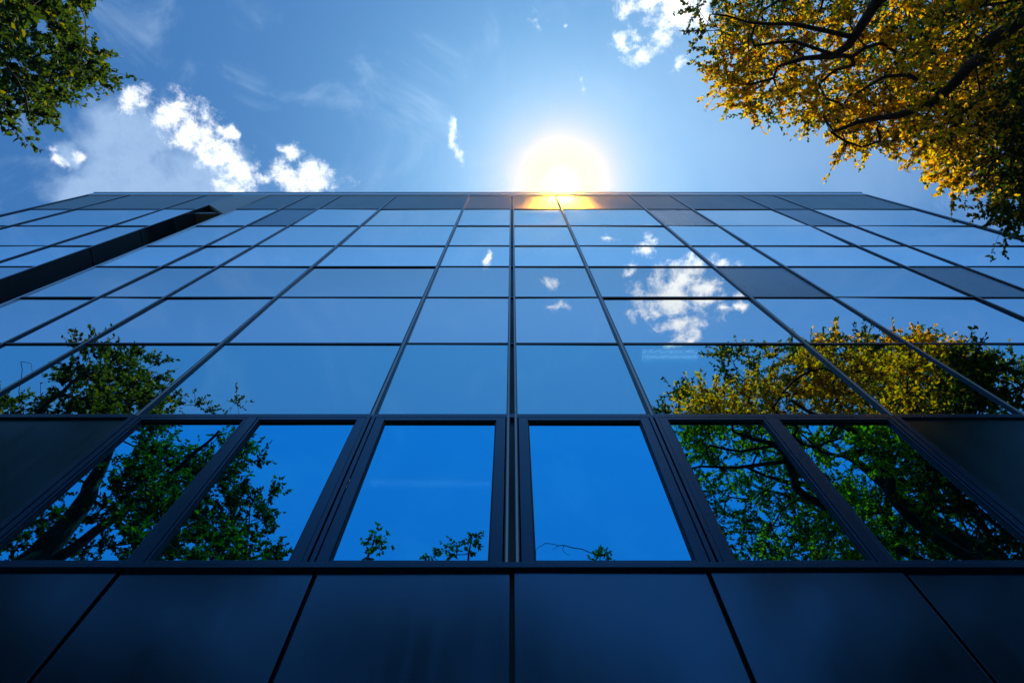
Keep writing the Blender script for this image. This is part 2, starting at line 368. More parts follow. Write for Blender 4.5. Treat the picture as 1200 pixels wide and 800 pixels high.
for x in (XM1, XM2):
    P(MB().box(x-0.055, x+0.055, FY-0.03, FY+0.05, ROWS[8]+0.034, ROWS[7]-0.05), 'mullion', M_FRAME2, bevel=0.006)
for x, wd in ((XS[7], 0.13), (XS[8], 0.10), (XS[10], 0.10), (XS[11], 0.13)):
    P(MB().box(x-wd/2+0.01, x+wd/2-0.01, FY+0.052, FY+0.08, ROWS[8]+0.034, ROWS[7]-0.05), 'gasket', M_GASKET)
    P(MB().box(x-wd/2, x-0.008, FY-0.034, FY+0.05, ROWS[8]+0.034, ROWS[7]-0.05).box(x+0.008, x+wd/2, FY-0.034, FY+0.05, ROWS[8]+0.034, ROWS[7]-0.05), 'mullion', M_FRAME2, bevel=0.006)
# lower band of big dark panels, wider module
PX = [i*0.412*K for i in range(-10, 10)]
PX = [x for x in PX if x_l+0.4 < x < x_r-0.4]
edges = [x_l+0.03] + PX + [x_r-0.03]
for r in (8, 9):
    for xa, xb in zip(edges[:-1], edges[1:]):
        if xb > XS[3]-0.2 and xa < XS[4]+0.2:
            segs = [(xa, min(xb, XS[3]-0.06)), (max(xa, XS[4]+0.06), xb)]
        else: segs = [(xa, xb)]
        for s0, s1 in segs:
            if s1-s0 > 0.15:
                P(pane_box(s0+0.017, s1-0.017, ROWS[r+1]+0.02, ROWS[r]-0.035, y=FY-0.01, th=0.05, tilt=0.002), 'cladding_panel', M_DARK, bevel=0.004)
P(MB().box(x_l+0.03, XS[3]-0.06, FY+0.06, FY+0.10, 0.06, ROWS[8]).box(XS[4]+0.06, x_r-0.03, FY+0.06, FY+0.10, 0.06, ROWS[8]), 'backing_sheet', M_GASKET)

# vertical mullions: two slim profiles with a dark groove between them, interrupted at row 7
for i, x in enumerate(XS):
    if i in (3, 4): continue
    if i in (0, len(XS)-1):
        P(MB().box(x-0.07, x+0.05, FY-0.03, FY+0.06, 0.06, 28.22), 'corner_post', M_FRAME, bevel=0.005); continue
    wd = mw(i); gp = 0.046 if i == 9 else 0.014
    tops = [(ROWS[7]+0.0, 27.62)]
    if i in (9,): tops = [(ROWS[8]+0.034, 27.62)]
    elif i in (7, 8, 10, 11): pass
    else: tops = [(ROWS[8]+0.034, 27.62)]
    for za, zb in tops:
        mb = MB()
        mb.box(x-wd/2, x-gp/2, FY-0.024, FY+0.05, za, zb).box(x+gp/2, x+wd/2, FY-0.024, FY+0.05, za, zb)
        mo = P(mb, 'mullion', M_FRAME, bevel=0.004)
        cp = MB()
        if i == 9: cp.box(x-wd/2+0.012, x-gp/2-0.010, FY-0.031, FY-0.0245, za, zb).box(x+gp/2+0.010, x+wd/2-0.012, FY-0.031, FY-0.0245, za, zb)
        else: cp.box(x-0.014, x+0.014, FY-0.031, FY-0.0245, za, zb)
        cp.build('cover_cap', M_CAP, mo)
        gk = MB().box(x-gp/2, x+gp/2, FY+0.022, FY+0.045, za, zb).build('gasket', M_GASKET, mo)
# horizontal transoms
for r in range(1, 9):
    z = ROWS[r]; t, d = (0.030, 0.018)
    if r == 7: t, d = 0.045, 0.026
    if r == 8: t, d = 0.032, 0.045
    mb = MB()
    cut = [x for i, x in enumerate(XS)]
    spans = [(XS[0]+0.05, XS[3]-0.05), (XS[4]+0.05, XS[-1]-0.05)]
    for xa, xb in spans: mb.box(xa, xb, FY-d, FY+0.052, z-t, z+t)
    P(mb, 'transom', M_FRAME if r < 7 else M_FRAME2, bevel=0.004)
# roof edge
P(MB().box(x_l-0.07, x_r+0.05, FY-0.035, FY+0.045, 27.66, 28.20), 'coping', M_COPING, bevel=0.01)
P(MB().box(x_l-0.09, x_r+0.07, FY-0.05, FY+0.06, 28.204, 28.30), 'roof_edge', M_FRAME, bevel=0.01)
for xs in (x_l+0.02, x_r-0.04):
    P(MB().box(xs, xs+0.02, FY+0.08, 18.0, 24.30, 27.62), 'parapet_panel', M_GREY)
# open recess with a slanted bronze closing panel at its top
xa, xb = XS[3], XS[4]
yb = FY+0.9
P(MB().box(xa-0.05, xa-0.001, FY-0.02, yb, 0.06, 25.6), 'recess_wall', M_SLOT)
P(MB().box(xb+0.001, xb+0.05, FY-0.02, yb, 0.06, 25.6), 'recess_wall', M_COPING)
P(MB().box(xa-0.05, xb+0.05, yb+0.002, yb+0.06, 0.06, 25.6), 'recess_wall', M_SLOT)
P(MB().prism([(xa-0.04, 25.25), (xb+0.04, 23.2), (xb+0.04, 27.62), (xa-0.04, 27.62)], FY-0.028, FY+0.04), 'bronze_panel', M_BRONZE)
P(MB().prism([(xa+0.002, 25.17), (xb-0.002, 23.17), (xb-0.002, 23.24), (xa+0.002, 25.24)], FY+0.042, yb), 'soffit', M_GASKET)
for z in (7.5, 11.0, 14.6, 18.2, 20.6, 22.6):
    P(MB().box(xa+0.001, xa+0.012, FY, yb-0.01, z-0.03, z+0.03), 'joint_strip', M_GASKET)

# lamps seen faintly through the glass
def lamp(x0, x1, y, z, label, pair):
    r = empty('ceiling_lamp', ((x0+x1)/2, y, z)); tag(r, label, 'lamp', 'lit ceiling lamps behind the glass')
    cx = (x1-x0)/2
    MB().box(-cx, cx, -0.09, 0.09, 0.05, 0.10).build('lamp_body', M_WHITE, r)
    for dy in ((-0.05, 0.05) if pair else (0.0,)):
        MB().box(-cx, cx, dy-0.022, dy+0.022, 0.0, 0.044).build('tube', M_TUBE, r)
    MB().box(-cx+0.1, -cx+0.13, -0.02, 0.02, 0.10, 0.36).box(cx-0.13, cx-0.1, -0.02, 0.02, 0.10, 0.36).build('hanger', M_GASKET, r)
lamp(2.15, 3.07, 4.0, 12.12, 'short double tube lamp glowing behind the wide pane over the right windows', True)
lamp(-1.55, -0.25, 4.0, 8.12, 'long single tube lamp glowing behind the narrow framed window left of the middle', False)

# ------------------------------------------------------------------ trees
RIGHT = "861,-807,1929 1304,-90,1750 1132,-674,1714 1092,-666,2034 883,-448,2252 1682,-222,2037 1157,-526,1874 1174,-791,1645 885,-44,1185 923,-91,2220 924,131,1378 1448,-306,2089 1074,-722,1647 1144,-94,1491 1587,-126,1907 886,-478,2005 1200,-318,2137 1466,-131,2024 899,-511,1670 924,-615,1359 756,-599,2020 744,-493,2114 1059,106,1303 856,-681,2197 1399,-141,2036 859,-589,2154 1039,-208,1521 1187,-79,2129 1473,-460,1711 931,-592,2034 1219,-545,2091 1443,-454,2106 885,-437,1590 1567,-540,2041 1095,52,1902 959,-118,1470 1010,-69,1227 942,-673,1228 942,-249,1232 731,-721,2040 1325,-542,2209 797,-541,1186 1321,-130,1854 1266,-657,1610 1605,-590,1908 1272,-684,1880 1272,-282,1724 1407,-403,2144 1115,-214,1950 934,-448,1944 971,19,1790 989,-500,2224 1289,-163,1555 1362,-411,2051 1235,-440,1690 1283,-529,2270 1544,-85,1998 1096,-694,2143 1111,-65,1886 997,-432,2307 1267,-440,2314 1096,31,1404 789,-579,1819 1222,-613,1819 1448,-606,1917 1104,-207,1628 1118,77,1448 1440,-98,2199 830,-234,1539 1172,-428,1974 981,51,1500 932,-68,1241 1037,122,1745 1533,-518,1962 564,-352,1471 750,22,1352 644,-489,1993 1376,-647,1961 573,-225,1355 897,-609,1638 1133,-631,2065 1451,-481,1815 627,-191,1326 892,-214,1454 467,-241,1462 539,-359,1296 1168,-6,1719 1406,-695,2024 1103,-95,1361 1138,-597,1794 730,-162,2096 1164,-337,1453 840,100,1313 993,-65,1629 1408,-452,1622 1373,-611,2070 1214,-30,2167 1053,-371,1488 1130,-398,1582 946,-43,2144 702,-397,1873 850,-765,1457 818,-149,1406 1106,-754,1790 1397,-23,1870 913,-77,1392 915,-577,1767 1214,-386,2345 509,-16,1670 1361,-53,2204 865,-330,1683 886,-113,1698 841,121,1373 775,-341,1649 831,-24,1356 920,-779,2104 739,-490,1680 840,-79,1517 1437,-253,2147 697,71,1353 1119,-23,1440 1034,-89,2232 1613,-188,1931 1453,-164,2081 1491,-68,1815 773,-179,1507 655,-209,1431 1418,-609,1756 1114,14,1530 1179,39,1890 1521,-622,2025 1207,-425,1909 794,-677,2177 676,-123,1244 1527,-576,1836 796,-419,1854 973,-483,1602 1383,-474,1925 676,-663,2005 1233,-300,1782 1034,134,1602 574,-128,1993 1147,-286,1916 1375,-87,1913 1247,-364,1714 1456,-567,1821 1338,-642,1858 883,-445,2157 1155,-6,2074 1069,-559,1863 856,-896,1733 550,-310,1855 1106,-444,1961 1019,-286,1080 612,-294,1539 1249,-251,2090 857,42,1253 995,-386,1378 957,-86,1736 953,18,1551 982,-58,1832 1120,-224,1858 510,-323,1500 769,-283,1445 1211,-295,1924 718,-391,1569 729,-643,1723 1019,-744,2159 827,-415,1645 1425,-321,2194 1691,-195,1409 942,158,1454 982,-408,1230 685,-455,1202 510,-127,1867 1288,-21,1414 944,-184,1689 1135,-558,2261 1484,-617,2132 777,-336,1790 707,-559,1767 1506,-572,1937 1376,-199,2159 1408,-462,2164 709,-338,1490 1166,-629,2009 820,-370,1730 1200,-306,1517 742,-640,1862 1169,-242,2091 1257,-212,1951 903,86,1335 1402,-516,1869 1253,-611,2225 1260,-307,1621 1023,-109,1496 927,-477,1735 786,-488,1778 1300,44,1785 663,-510,2105 1184,51,1824 1048,-497,1659 1240,-115,1723 687,-261,1363 1296,-238,1610 884,-25,1429 1305,-506,1677 1441,-350,2004 766,-581,2227 1444,-23,1255 1144,-144,1669 756,-451,2043 1308,-522,1911 923,22,1624 1167,-438,1711 1514,-440,2027 807,-753,1989 1078,-83,2163 1024,20,1669 1142,-331,1795 1052,-233,1712 1316,-419,1436 908,-647,1866 1039,-506,1376 862,-353,1621 1274,-639,2148 1026,-311,1433 853,-496,1897 1416,-791,1622 1018,-351,1697 936,-436,1680 785,-306,1570 915,-768,2002 1064,-288,2350 1173,-152,2013 1055,-785,2061 1119,-280,1611 510,-115,1766 803,-358,2289 838,-621,1922 1030,-603,1708 1042,-563,1615 756,-435,1195 874,-535,1196 951,30,1230 1076,-171,1249 930,-493,1824 821,-299,1640 1169,-654,2126 1203,-215,1518 1037,-250,1649 1091,-511,1917 792,-503,2153 1106,-669,1913 1344,-6,1328 1405,-20,1948 942,37,1396 1212,-144,1563 929,-281,1121 838,98,1486 1265,-650,1785 978,-412,1632 1629,-352,1672 1150,-729,1963 1225,-40,1897 1015,-132,1633 1146,-236,2026 1135,-87,1796 639,-482,1921 1044,-517,1718 458,-101,1685 1274,-726,2053 1547,-17,1933 935,-93,1663 1166,-61,1970 1264,-372,2014 797,-391,1126 960,-490,2027 453,-224,1357 736,-377,2275 1169,-186,1353 778,99,1754 1174,-636,1609 990,-34,1177 978,-587,1509 844,-454,1803 841,-609,2242 1338,-686,2073 969,-28,1461 930,157,1581 829,-268,1483 825,-481,2047 1069,-21,1970 962,148,1298 918,-280,1484 1199,-590,2258 1098,10,1752 974,115,1798 1342,-713,1589 511,-203,1437 862,-334,1807 812,-205,1461 1602,-601,2020 1166,-149,1821 1104,29,1692 1460,-63,1950 633,8,1989 1020,-80,1761 900,-341,1525 793,-811,1476 1538,-561,2104 1301,-723,2141 732,-272,1610 1223,-65,1787 1251,-296,1449 921,-283,1703 922,-446,1868 1162,-520,2153 1292,-461,1926 1264,-430,2111 1445,-525,2054 1078,-120,1588 901,-567,1879 1136,-196,1731 919,-321,1361 1679,-196,1882 1089,-295,1668 1247,-453,2246 1160,80,1718 1216,-460,1356 1548,-684,1924 1275,-635,2026 992,-444,1350 615,-408,1920 871,-238,1608 1246,-150,1627 1104,-285,1835 648,-382,1509 1695,-483,1628 958,-667,2214 789,-347,1917 1213,-691,2061 1238,-154,1816 978,160,1506 792,16,1218 792,-482,2263 1372,-84,1845 1163,-747,2025 733,-349,1842 950,-77,1323 1358,-345,2131 766,-281,1669 1152,7,1996 853,-334,1460 1228,-167,1902 941,85,1671 523,-301,1329 1386,-682,1630 681,-435,2144 1299,-542,2112 1732,-92,1844 918,-18,1879 870,-379,1959 790,-133,1336 1030,-338,1541 1309,-735,1806 1212,-490,1469 1107,-512,1831 1347,-240,1242 910,39,1812 1086,89,1795 1210,-751,1395 718,-536,1962 807,-555,1907 1262,-565,1844 728,39,1280 601,-346,2036 933,-507,1887 1009,-423,1553 1400,-496,1473 1262,-725,1984 1128,-671,2229 1404,-694,1706 719,-532,1830 1237,-768,1853 1055,-110,1685 1700,-66,1509 1009,155,1342 668,-582,1978 1248,-488,2186 973,-540,1953 565,-372,1548 766,-731,1755 886,-520,2263 960,-171,1593 740,-90,1341 874,44,1438 729,-459,1797 897,-308,2304 823,-129,1237 1154,-102,2229 514,-64,1728 1649,-80,2026 1364,-88,1427 1077,-411,1835 1093,-250,1367 896,-502,1943 655,-308,1251 1109,-329,2144 1056,-453,2021 1503,-641,1571 664,-582,2043 609,-437,2212 1286,-185,1744 774,-420,1957 958,-330,2307 910,-416,2024 1000,-584,2231 1071,-40,2062 1215,-81,1389 675,-66,1350 904,-419,1767 1239,15,1802 847,-516,2194 850,-103,2025 1182,-288,1625 1123,-846,1471 769,-605,1910 1209,-152,2093 635,-323,1489 1297,-449,1586 1521,-528,1878 1397,-262,2070 993,-79,1411 1168,-177,2191 1130,-669,1520 1463,-703,1991 926,87,1237 814,-670,1293 1474,-650,2056 766,-606,2107 952,-113,1197 1084,-297,1999 1205,-107,1937 1250,-379,1546 1499,-31,1881 956,-339,1668 602,-217,1490 949,-294,1409 555,-567,1437 760,108,1371 584,-332,2141 978,-420,2057 972,153,1673 1086,-141,2273 1667,-517,2005 1218,-549,1891 1521,-779,1663 739,-606,1644 1132,-57,2099 721,-119,1421 1410,-648,1882 1221,-591,1965 1440,-617,1993 1203,-499,1971 1289,97,1472 1126,-176,2129 1383,-161,2257 1241,-551,2149 1232,-483,1854 1242,58,1442 602,-440,2043 1421,-674,1502 1340,-591,1815 1013,9,1266 1681,-130,1969 1078,-639,2249 607,-141,1729 819,-234,2278 436,-69,1691 787,11,1753 787,-196,1584 842,-61,1691 1095,-97,2001 1019,-37,1573 1165,-185,1916 1075,7,1910 1028,-3,1696 685,-238,1847 1204,-73,1891 811,90,1678 733,-193,1857 734,-239,2170 678,-30,1960 782,-306,2315 1002,117,1652 841,78,1692 727,-162,1886 1160,-20,2025 1026,-257,1934 921,39,1709 950,108,1515 929,66,1740 984,-19,1653 1003,-191,1636 867,-7,1506 776,-124,1728 703,-61,1672 799,-219,2133 1078,-209,2371 1191,-139,1915 754,-148,1245 1194,-185,2294 820,-212,1765 811,44,1781 928,-132,1719 623,-228,2041 1303,-291,2231 574,-259,2239 786,-265,2236 1209,-140,2179 1288,-249,2347 1128,-91,2352 765,-128,1450 1027,-136,2019 922,-49,1771 807,-18,1279 605,-106,1703 1048,-60,1619 587,-80,1748 995,-58,1734 944,-95,1589 793,-13,1804 802,63,1299 880,62,1720 874,93,1575 683,-148,1688 1066,-89,1772 986,-98,1683 827,102,1809 946,-80,1481 1155,-238,1857 1423,-233,2223 750,-149,1802 865,65,1508 939,74,1467 1185,-217,2123 858,151,1388 1096,-264,2381 1099,-98,2059 1044,101,1651 919,-209,2069 1084,-60,2271 644,39,1645 728,72,1725 699,-113,1771 1040,21,2035 579,-85,1677 512,-45,1773 701,88,1653 714,-108,2296 728,13,1425 1060,-9,2021 738,-101,1641 562,-152,1837 761,57,1406 717,-294,2273 1038,-221,2059 1090,-157,2199 1245,-240,2374 1204,-188,2057 681,-44,1809 762,-198,2266 1095,-44,1929 692,63,1691 687,-155,1234 929,-276,2091 1120,-220,2343 950,-167,1647 831,71,1764 1310,-60,2085 989,161,1457 959,-207,1987 656,25,1752 806,-4,1933 1307,-49,2226 1340,-192,2235 1141,-165,2033 746,-128,1710 958,-71,1629 1139,-107,2309 1290,-97,2347 705,-205,2051 1202,-68,1992 824,70,1844 774,-248,2029 1027,-273,2318 530,-180,1665 938,124,1689 517,-199,1843 987,-146,2057 550,-38,1680 781,50,1809 492,-106,1959 1012,104,1695 991,0,1530 631,24,1941 1109,26,1835 758,30,1473 946,-183,1914 672,-69,1903 854,161,1319 847,-28,1779 1071,-222,2028 1327,-85,2300 1096,-19,2129 640,-65,2041 889,208,1381 696,-173,1878 1165,-249,1917 472,-82,1644 836,-238,2020 1087,18,1644 1076,-173,1925 906,38,1466 534,-156,1908 905,-128,2066 803,11,1833 636,-3,1765 488,-36,1747 1124,-203,2295 485,-24,1645 772,-84,1645 1283,-196,2217 897,-23,1551 833,-2,2061 833,-29,1946 974,-111,1928 700,-183,1722 873,23,1577 964,145,1620 532,-291,2173 927,-91,1620 1316,-14,2005 965,-105,1808 1486,-137,2272 1063,64,1679 935,-249,1952 926,200,1431 1017,-84,2292 1110,-130,2236 802,36,1898 550,-110,1701 1221,17,2049 1214,-256,2110 887,77,1471 1004,59,1648 510,-153,1760 966,-119,2337 1053,7,2115 742,16,1896 900,38,1521 818,-167,2266 859,90,1360 1302,-170,2308 916,170,1370 766,18,1244 929,209,1365 1011,93,1548 1101,-165,1790 795,-54,1671 895,173,1321 940,69,1790 597,25,1923 828,-17,1589 484,-129,1657 734,27,1691 1045,129,1564 963,-235,2339 764,87,1634 637,-72,1276 855,-5,1860 1041,-205,2247 484,-56,1849 1220,-238,2076 693,12,1696 1028,2,1623 865,84,1876 477,11,1632 996,87,1487 974,-171,2108 1010,-116,1715 998,105,1517 678,-150,1725 773,37,1657 756,-106,1800 1009,99,1740 614,-45,1774 1080,-79,2036 647,-25,1697 1012,142,1533 568,3,1722 802,-253,2149 888,-101,1409 701,48,1850 1278,-38,2032 865,58,1341 1030,-237,1835 901,176,1423 1110,116,1636 1466,-272,2282 1020,-94,2037 1037,36,1769 789,99,1312 464,-49,1711 679,-51,1764 1189,-3,1969 943,152,1491 1385,-63,2153 1224,46,1824 801,124,1333 536,-212,1774 982,79,1582 957,55,1710 819,146,1311 1173,-16,1856 816,69,1519 582,-101,1803 792,105,1386 672,3,1789 886,-130,1985 903,-154,1917 511,-12,1757 659,-172,1904 450,-31,1679 1188,58,1756 1328,-59,2031 912,-8,1405 1221,-295,2233 1062,117,1703 1078,-130,2381 859,140,1522 739,-6,1746 741,-271,2326 1061,1,2082 988,-48,1788 648,-72,1983 927,147,1411 884,57,1394 547,-154,2055 1222,-47,2033 827,-39,1722 1087,-119,1939 1096,-73,1810 902,-176,2180 537,-122,1793 819,-125,1319 731,72,1687 802,13,1690 877,121,1400 1153,-298,2322 933,68,1852 460,-146,1918 539,-15,1639 487,-172,1835 1189,-189,2368 925,7,1802 1116,-1,2043 908,-24,1824 936,-59,2178 1112,68,1840 1135,-76,2176 794,-36,2134 1264,15,1933 1295,-118,2042 1364,-240,2261 783,-27,1690 467,-203,2046 822,-3,1719 916,128,1515 1007,72,1767 1321,-149,2232 852,76,1657 480,-12,1722 744,51,1794 791,-172,1702 1658,-392,1265 1716,-808,1243 1465,-1139,1306 1469,-330,977 1105,-997,1075 1498,-751,1549 803,-880,1550 1211,-694,986 810,-459,1424 1476,-736,972 1411,-1093,1442 1403,-823,1549 741,-810,1548 1721,-799,1303 1169,-241,1067 1685,-1043,1155 660,-673,1008 1188,-647,856 1747,-921,1197 1738,-863,1544 1048,-606,1487 974,-834,1167 1014,-493,1092 1208,-475,1285 924,-706,800 514,-670,1227 1186,-602,1480 1237,-637,1242 1373,-952,1303 696,-510,999 1202,-651,1203 862,-712,1672 752,-467,1001 1786,-958,1362 1044,-418,1073 1389,-693,854 1590,-377,1233 1769,-781,1124 1170,-951,1642 726,-796,1491 1520,-1010,1082 1088,-814,1432 1633,-865,1191 1203,-643,1356 1301,-396,1010 925,-313,1250 1160,-726,1631 964,-383,1148 1435,-1010,1123 847,-616,955 1912,-834,1321 1309,-918,1485 1662,-533,1240 1431,-939,1054 1223,-1132,1338 1332,-956,1449 583,-507,1271 1233,-463,827 550,-851,1275 1795,-731,988 1285,-681,989 938,-747,922 1180,-776,965 1544,-361,978 697,-681,899 1067,-413,1142 1137,-1048,1031 1556,-823,1092 1352,-657,1270 1544,-733,1193 1251,-1159,1286 1395,-1112,1231 1257,-436,868 1166,-333,1105 958,-1054,1154 1058,-959,1169 1472,-622,993 1517,-491,1172 1139,-1027,1585 985,-907,1679 908,-1002,1132 1224,-586,1148 1142,-751,1197 864,-385,1203 593,-850,1235 1134,-865,866 1184,-386,1315 1922,-642,1354 1595,-557,984 666,-367,1237 1349,-538,955 1656,-789,1248 639,-945,1205 1536,-742,1310 1144,-546,1239 900,-1068,1372 922,-634,968 951,-1090,991 990,-356,1234 1259,-909,1300 1358,-864,1352 1581,-846,1206 1548,-615,1548 714,-848,1332 1160,-723,969 1607,-623,1267 1291,-965,907 1129,-894,1705 896,-719,1227 1641,-820,1431 1042,-1098,1419 494,-684,1119 1855,-815,1093 771,-787,1162 1597,-736,1457 1625,-580,1534 537,-913,1323 785,-779,1101 1450,-682,1580 1372,-889,1120 1941,-629,1227 1646,-809,880 751,-602,1183 1515,-1008,1220 1576,-1066,1395 1051,-1147,1280 931,-986,1415 1551,-940,1416 789,-314,1148 1160,-1032,1214 1251,-796,1663 1432,-637,896 573,-778,1120 483,-576,1213 1489,-1078,1383 1421,-750,1481 770,-1027,1304 1627,-634,1318 1707,-660,1070 1800,-917,1213 1721,-769,942 1275,-731,761 700,-411,1056 1736,-417,1264 727,-505,1298 559,-551,1335 1431,-450,986 767,-939,1140 1734,-536,1292 832,-1085,1205 1483,-908,1647 1651,-929,1354 1434,-1063,1399 1389,-329,1047 1573,-574,1508 1730,-721,1545 706,-552,1195 702,-1012,1137 1861,-683,1020 767,-952,1286 1080,-321,1012 1099,-1102,1140 1656,-876,1290 1040,-706,1333 1141,-730,765 1268,-279,1212 962,-367,1013 1433,-1048,960 983,-703,1152 1144,-345,1164 1565,-344,1158 961,-1109,1424 1649,-566,1026 1505,-976,1554 1863,-874,1354 1132,-867,1641 1003,-755,1150 1257,-1027,1425 1831,-762,1375 1164,-1132,1024 1706,-1019,1195 1462,-788,1334 1235,-566,1307 1789,-802,1318 1406,-629,1170 1822,-779,1481 1360,-769,932 1109,-843,1360 1390,-406,1053 1742,-590,1233 1227,-676,1160 1220,-375,1127 1566,-545,846 987,-758,1565 1059,-494,1144 1611,-766,1259 1087,-1106,1258 1047,-995,958 832,-287,1179 1240,-683,866 1194,-1082,1024 1217,-727,1104 1452,-733,1311 1519,-555,927 1282,-551,984 1072,-597,958 1194,-733,829 749,-984,1429 1236,-902,1482 1583,-435,1220 758,-481,1418 1315,-658,1026 830,-609,873 1590,-617,1349 930,-595,1529 1056,-452,1239 1424,-633,1401 1095,-1158,1184 1637,-460,1082 706,-939,1343 1025,-643,1284 1194,-901,909 744,-454,1345 593,-628,991 1584,-496,1404 907,-728,1513 732,-568,1408 1636,-818,1346 886,-452,872 1292,-926,1375 969,-999,881 1074,-753,829 1764,-560,1113 1285,-513,1163 999,-970,1249 1275,-770,1497 1321,-815,1366 1384,-909,991 1771,-661,1033 773,-916,1488 1689,-840,1069 1626,-922,1309 1515,-598,840 866,-823,1258 1219,-735,1447 1135,-782,859 851,-591,1358 724,-595,963 1488,-380,1173 970,-1017,1105 1469,-296,1057 590,-499,1065 825,-1000,1384 961,-872,1476 1097,-562,1508 1782,-702,1402 707,-965,1038 1282,-425,1278 732,-828,1245 1598,-876,1579 1482,-727,1070 1858,-747,1133 1490,-753,1242 892,-836,923 1361,-742,1474 1377,-824,1070 1713,-438,1346 1641,-945,1411 1445,-786,1667 1153,-945,1570 914,-506,1299 1228,-816,1185 1051,-538,1287 931,-874,878 1356,-1003,1585 571,-651,1386 1056,-343,1120 1632,-997,1228 657,-655,1247 572,-614,1099 1313,-916,1038 1701,-1070,1247 1125,-674,884 906,-492,923 1072,-482,1009 1283,-597,1502 877,-504,1386 819,-441,1019 1145,-503,1155 848,-661,1399 912,-901,1556 576,-787,1242 1217,-1070,1104 1113,-977,1210 1538,-714,940 937,-419,1322 1324,-1033,1420 1144,-1136,1479 1744,-895,1500 1488,-828,936 967,-921,1460 1462,-850,1214 646,-939,1298 1362,-732,1384 1316,-586,1206 832,-701,989 1031,-914,1208 1814,-901,1310 1586,-472,1338 1819,-862,1280 1313,-981,1255 1658,-695,1486 928,-380,951 1312,-479,1065 1308,-582,1286 1562,-971,1064 1560,-388,1074 1642,-933,1105 799,-441,1245 794,-698,1357"
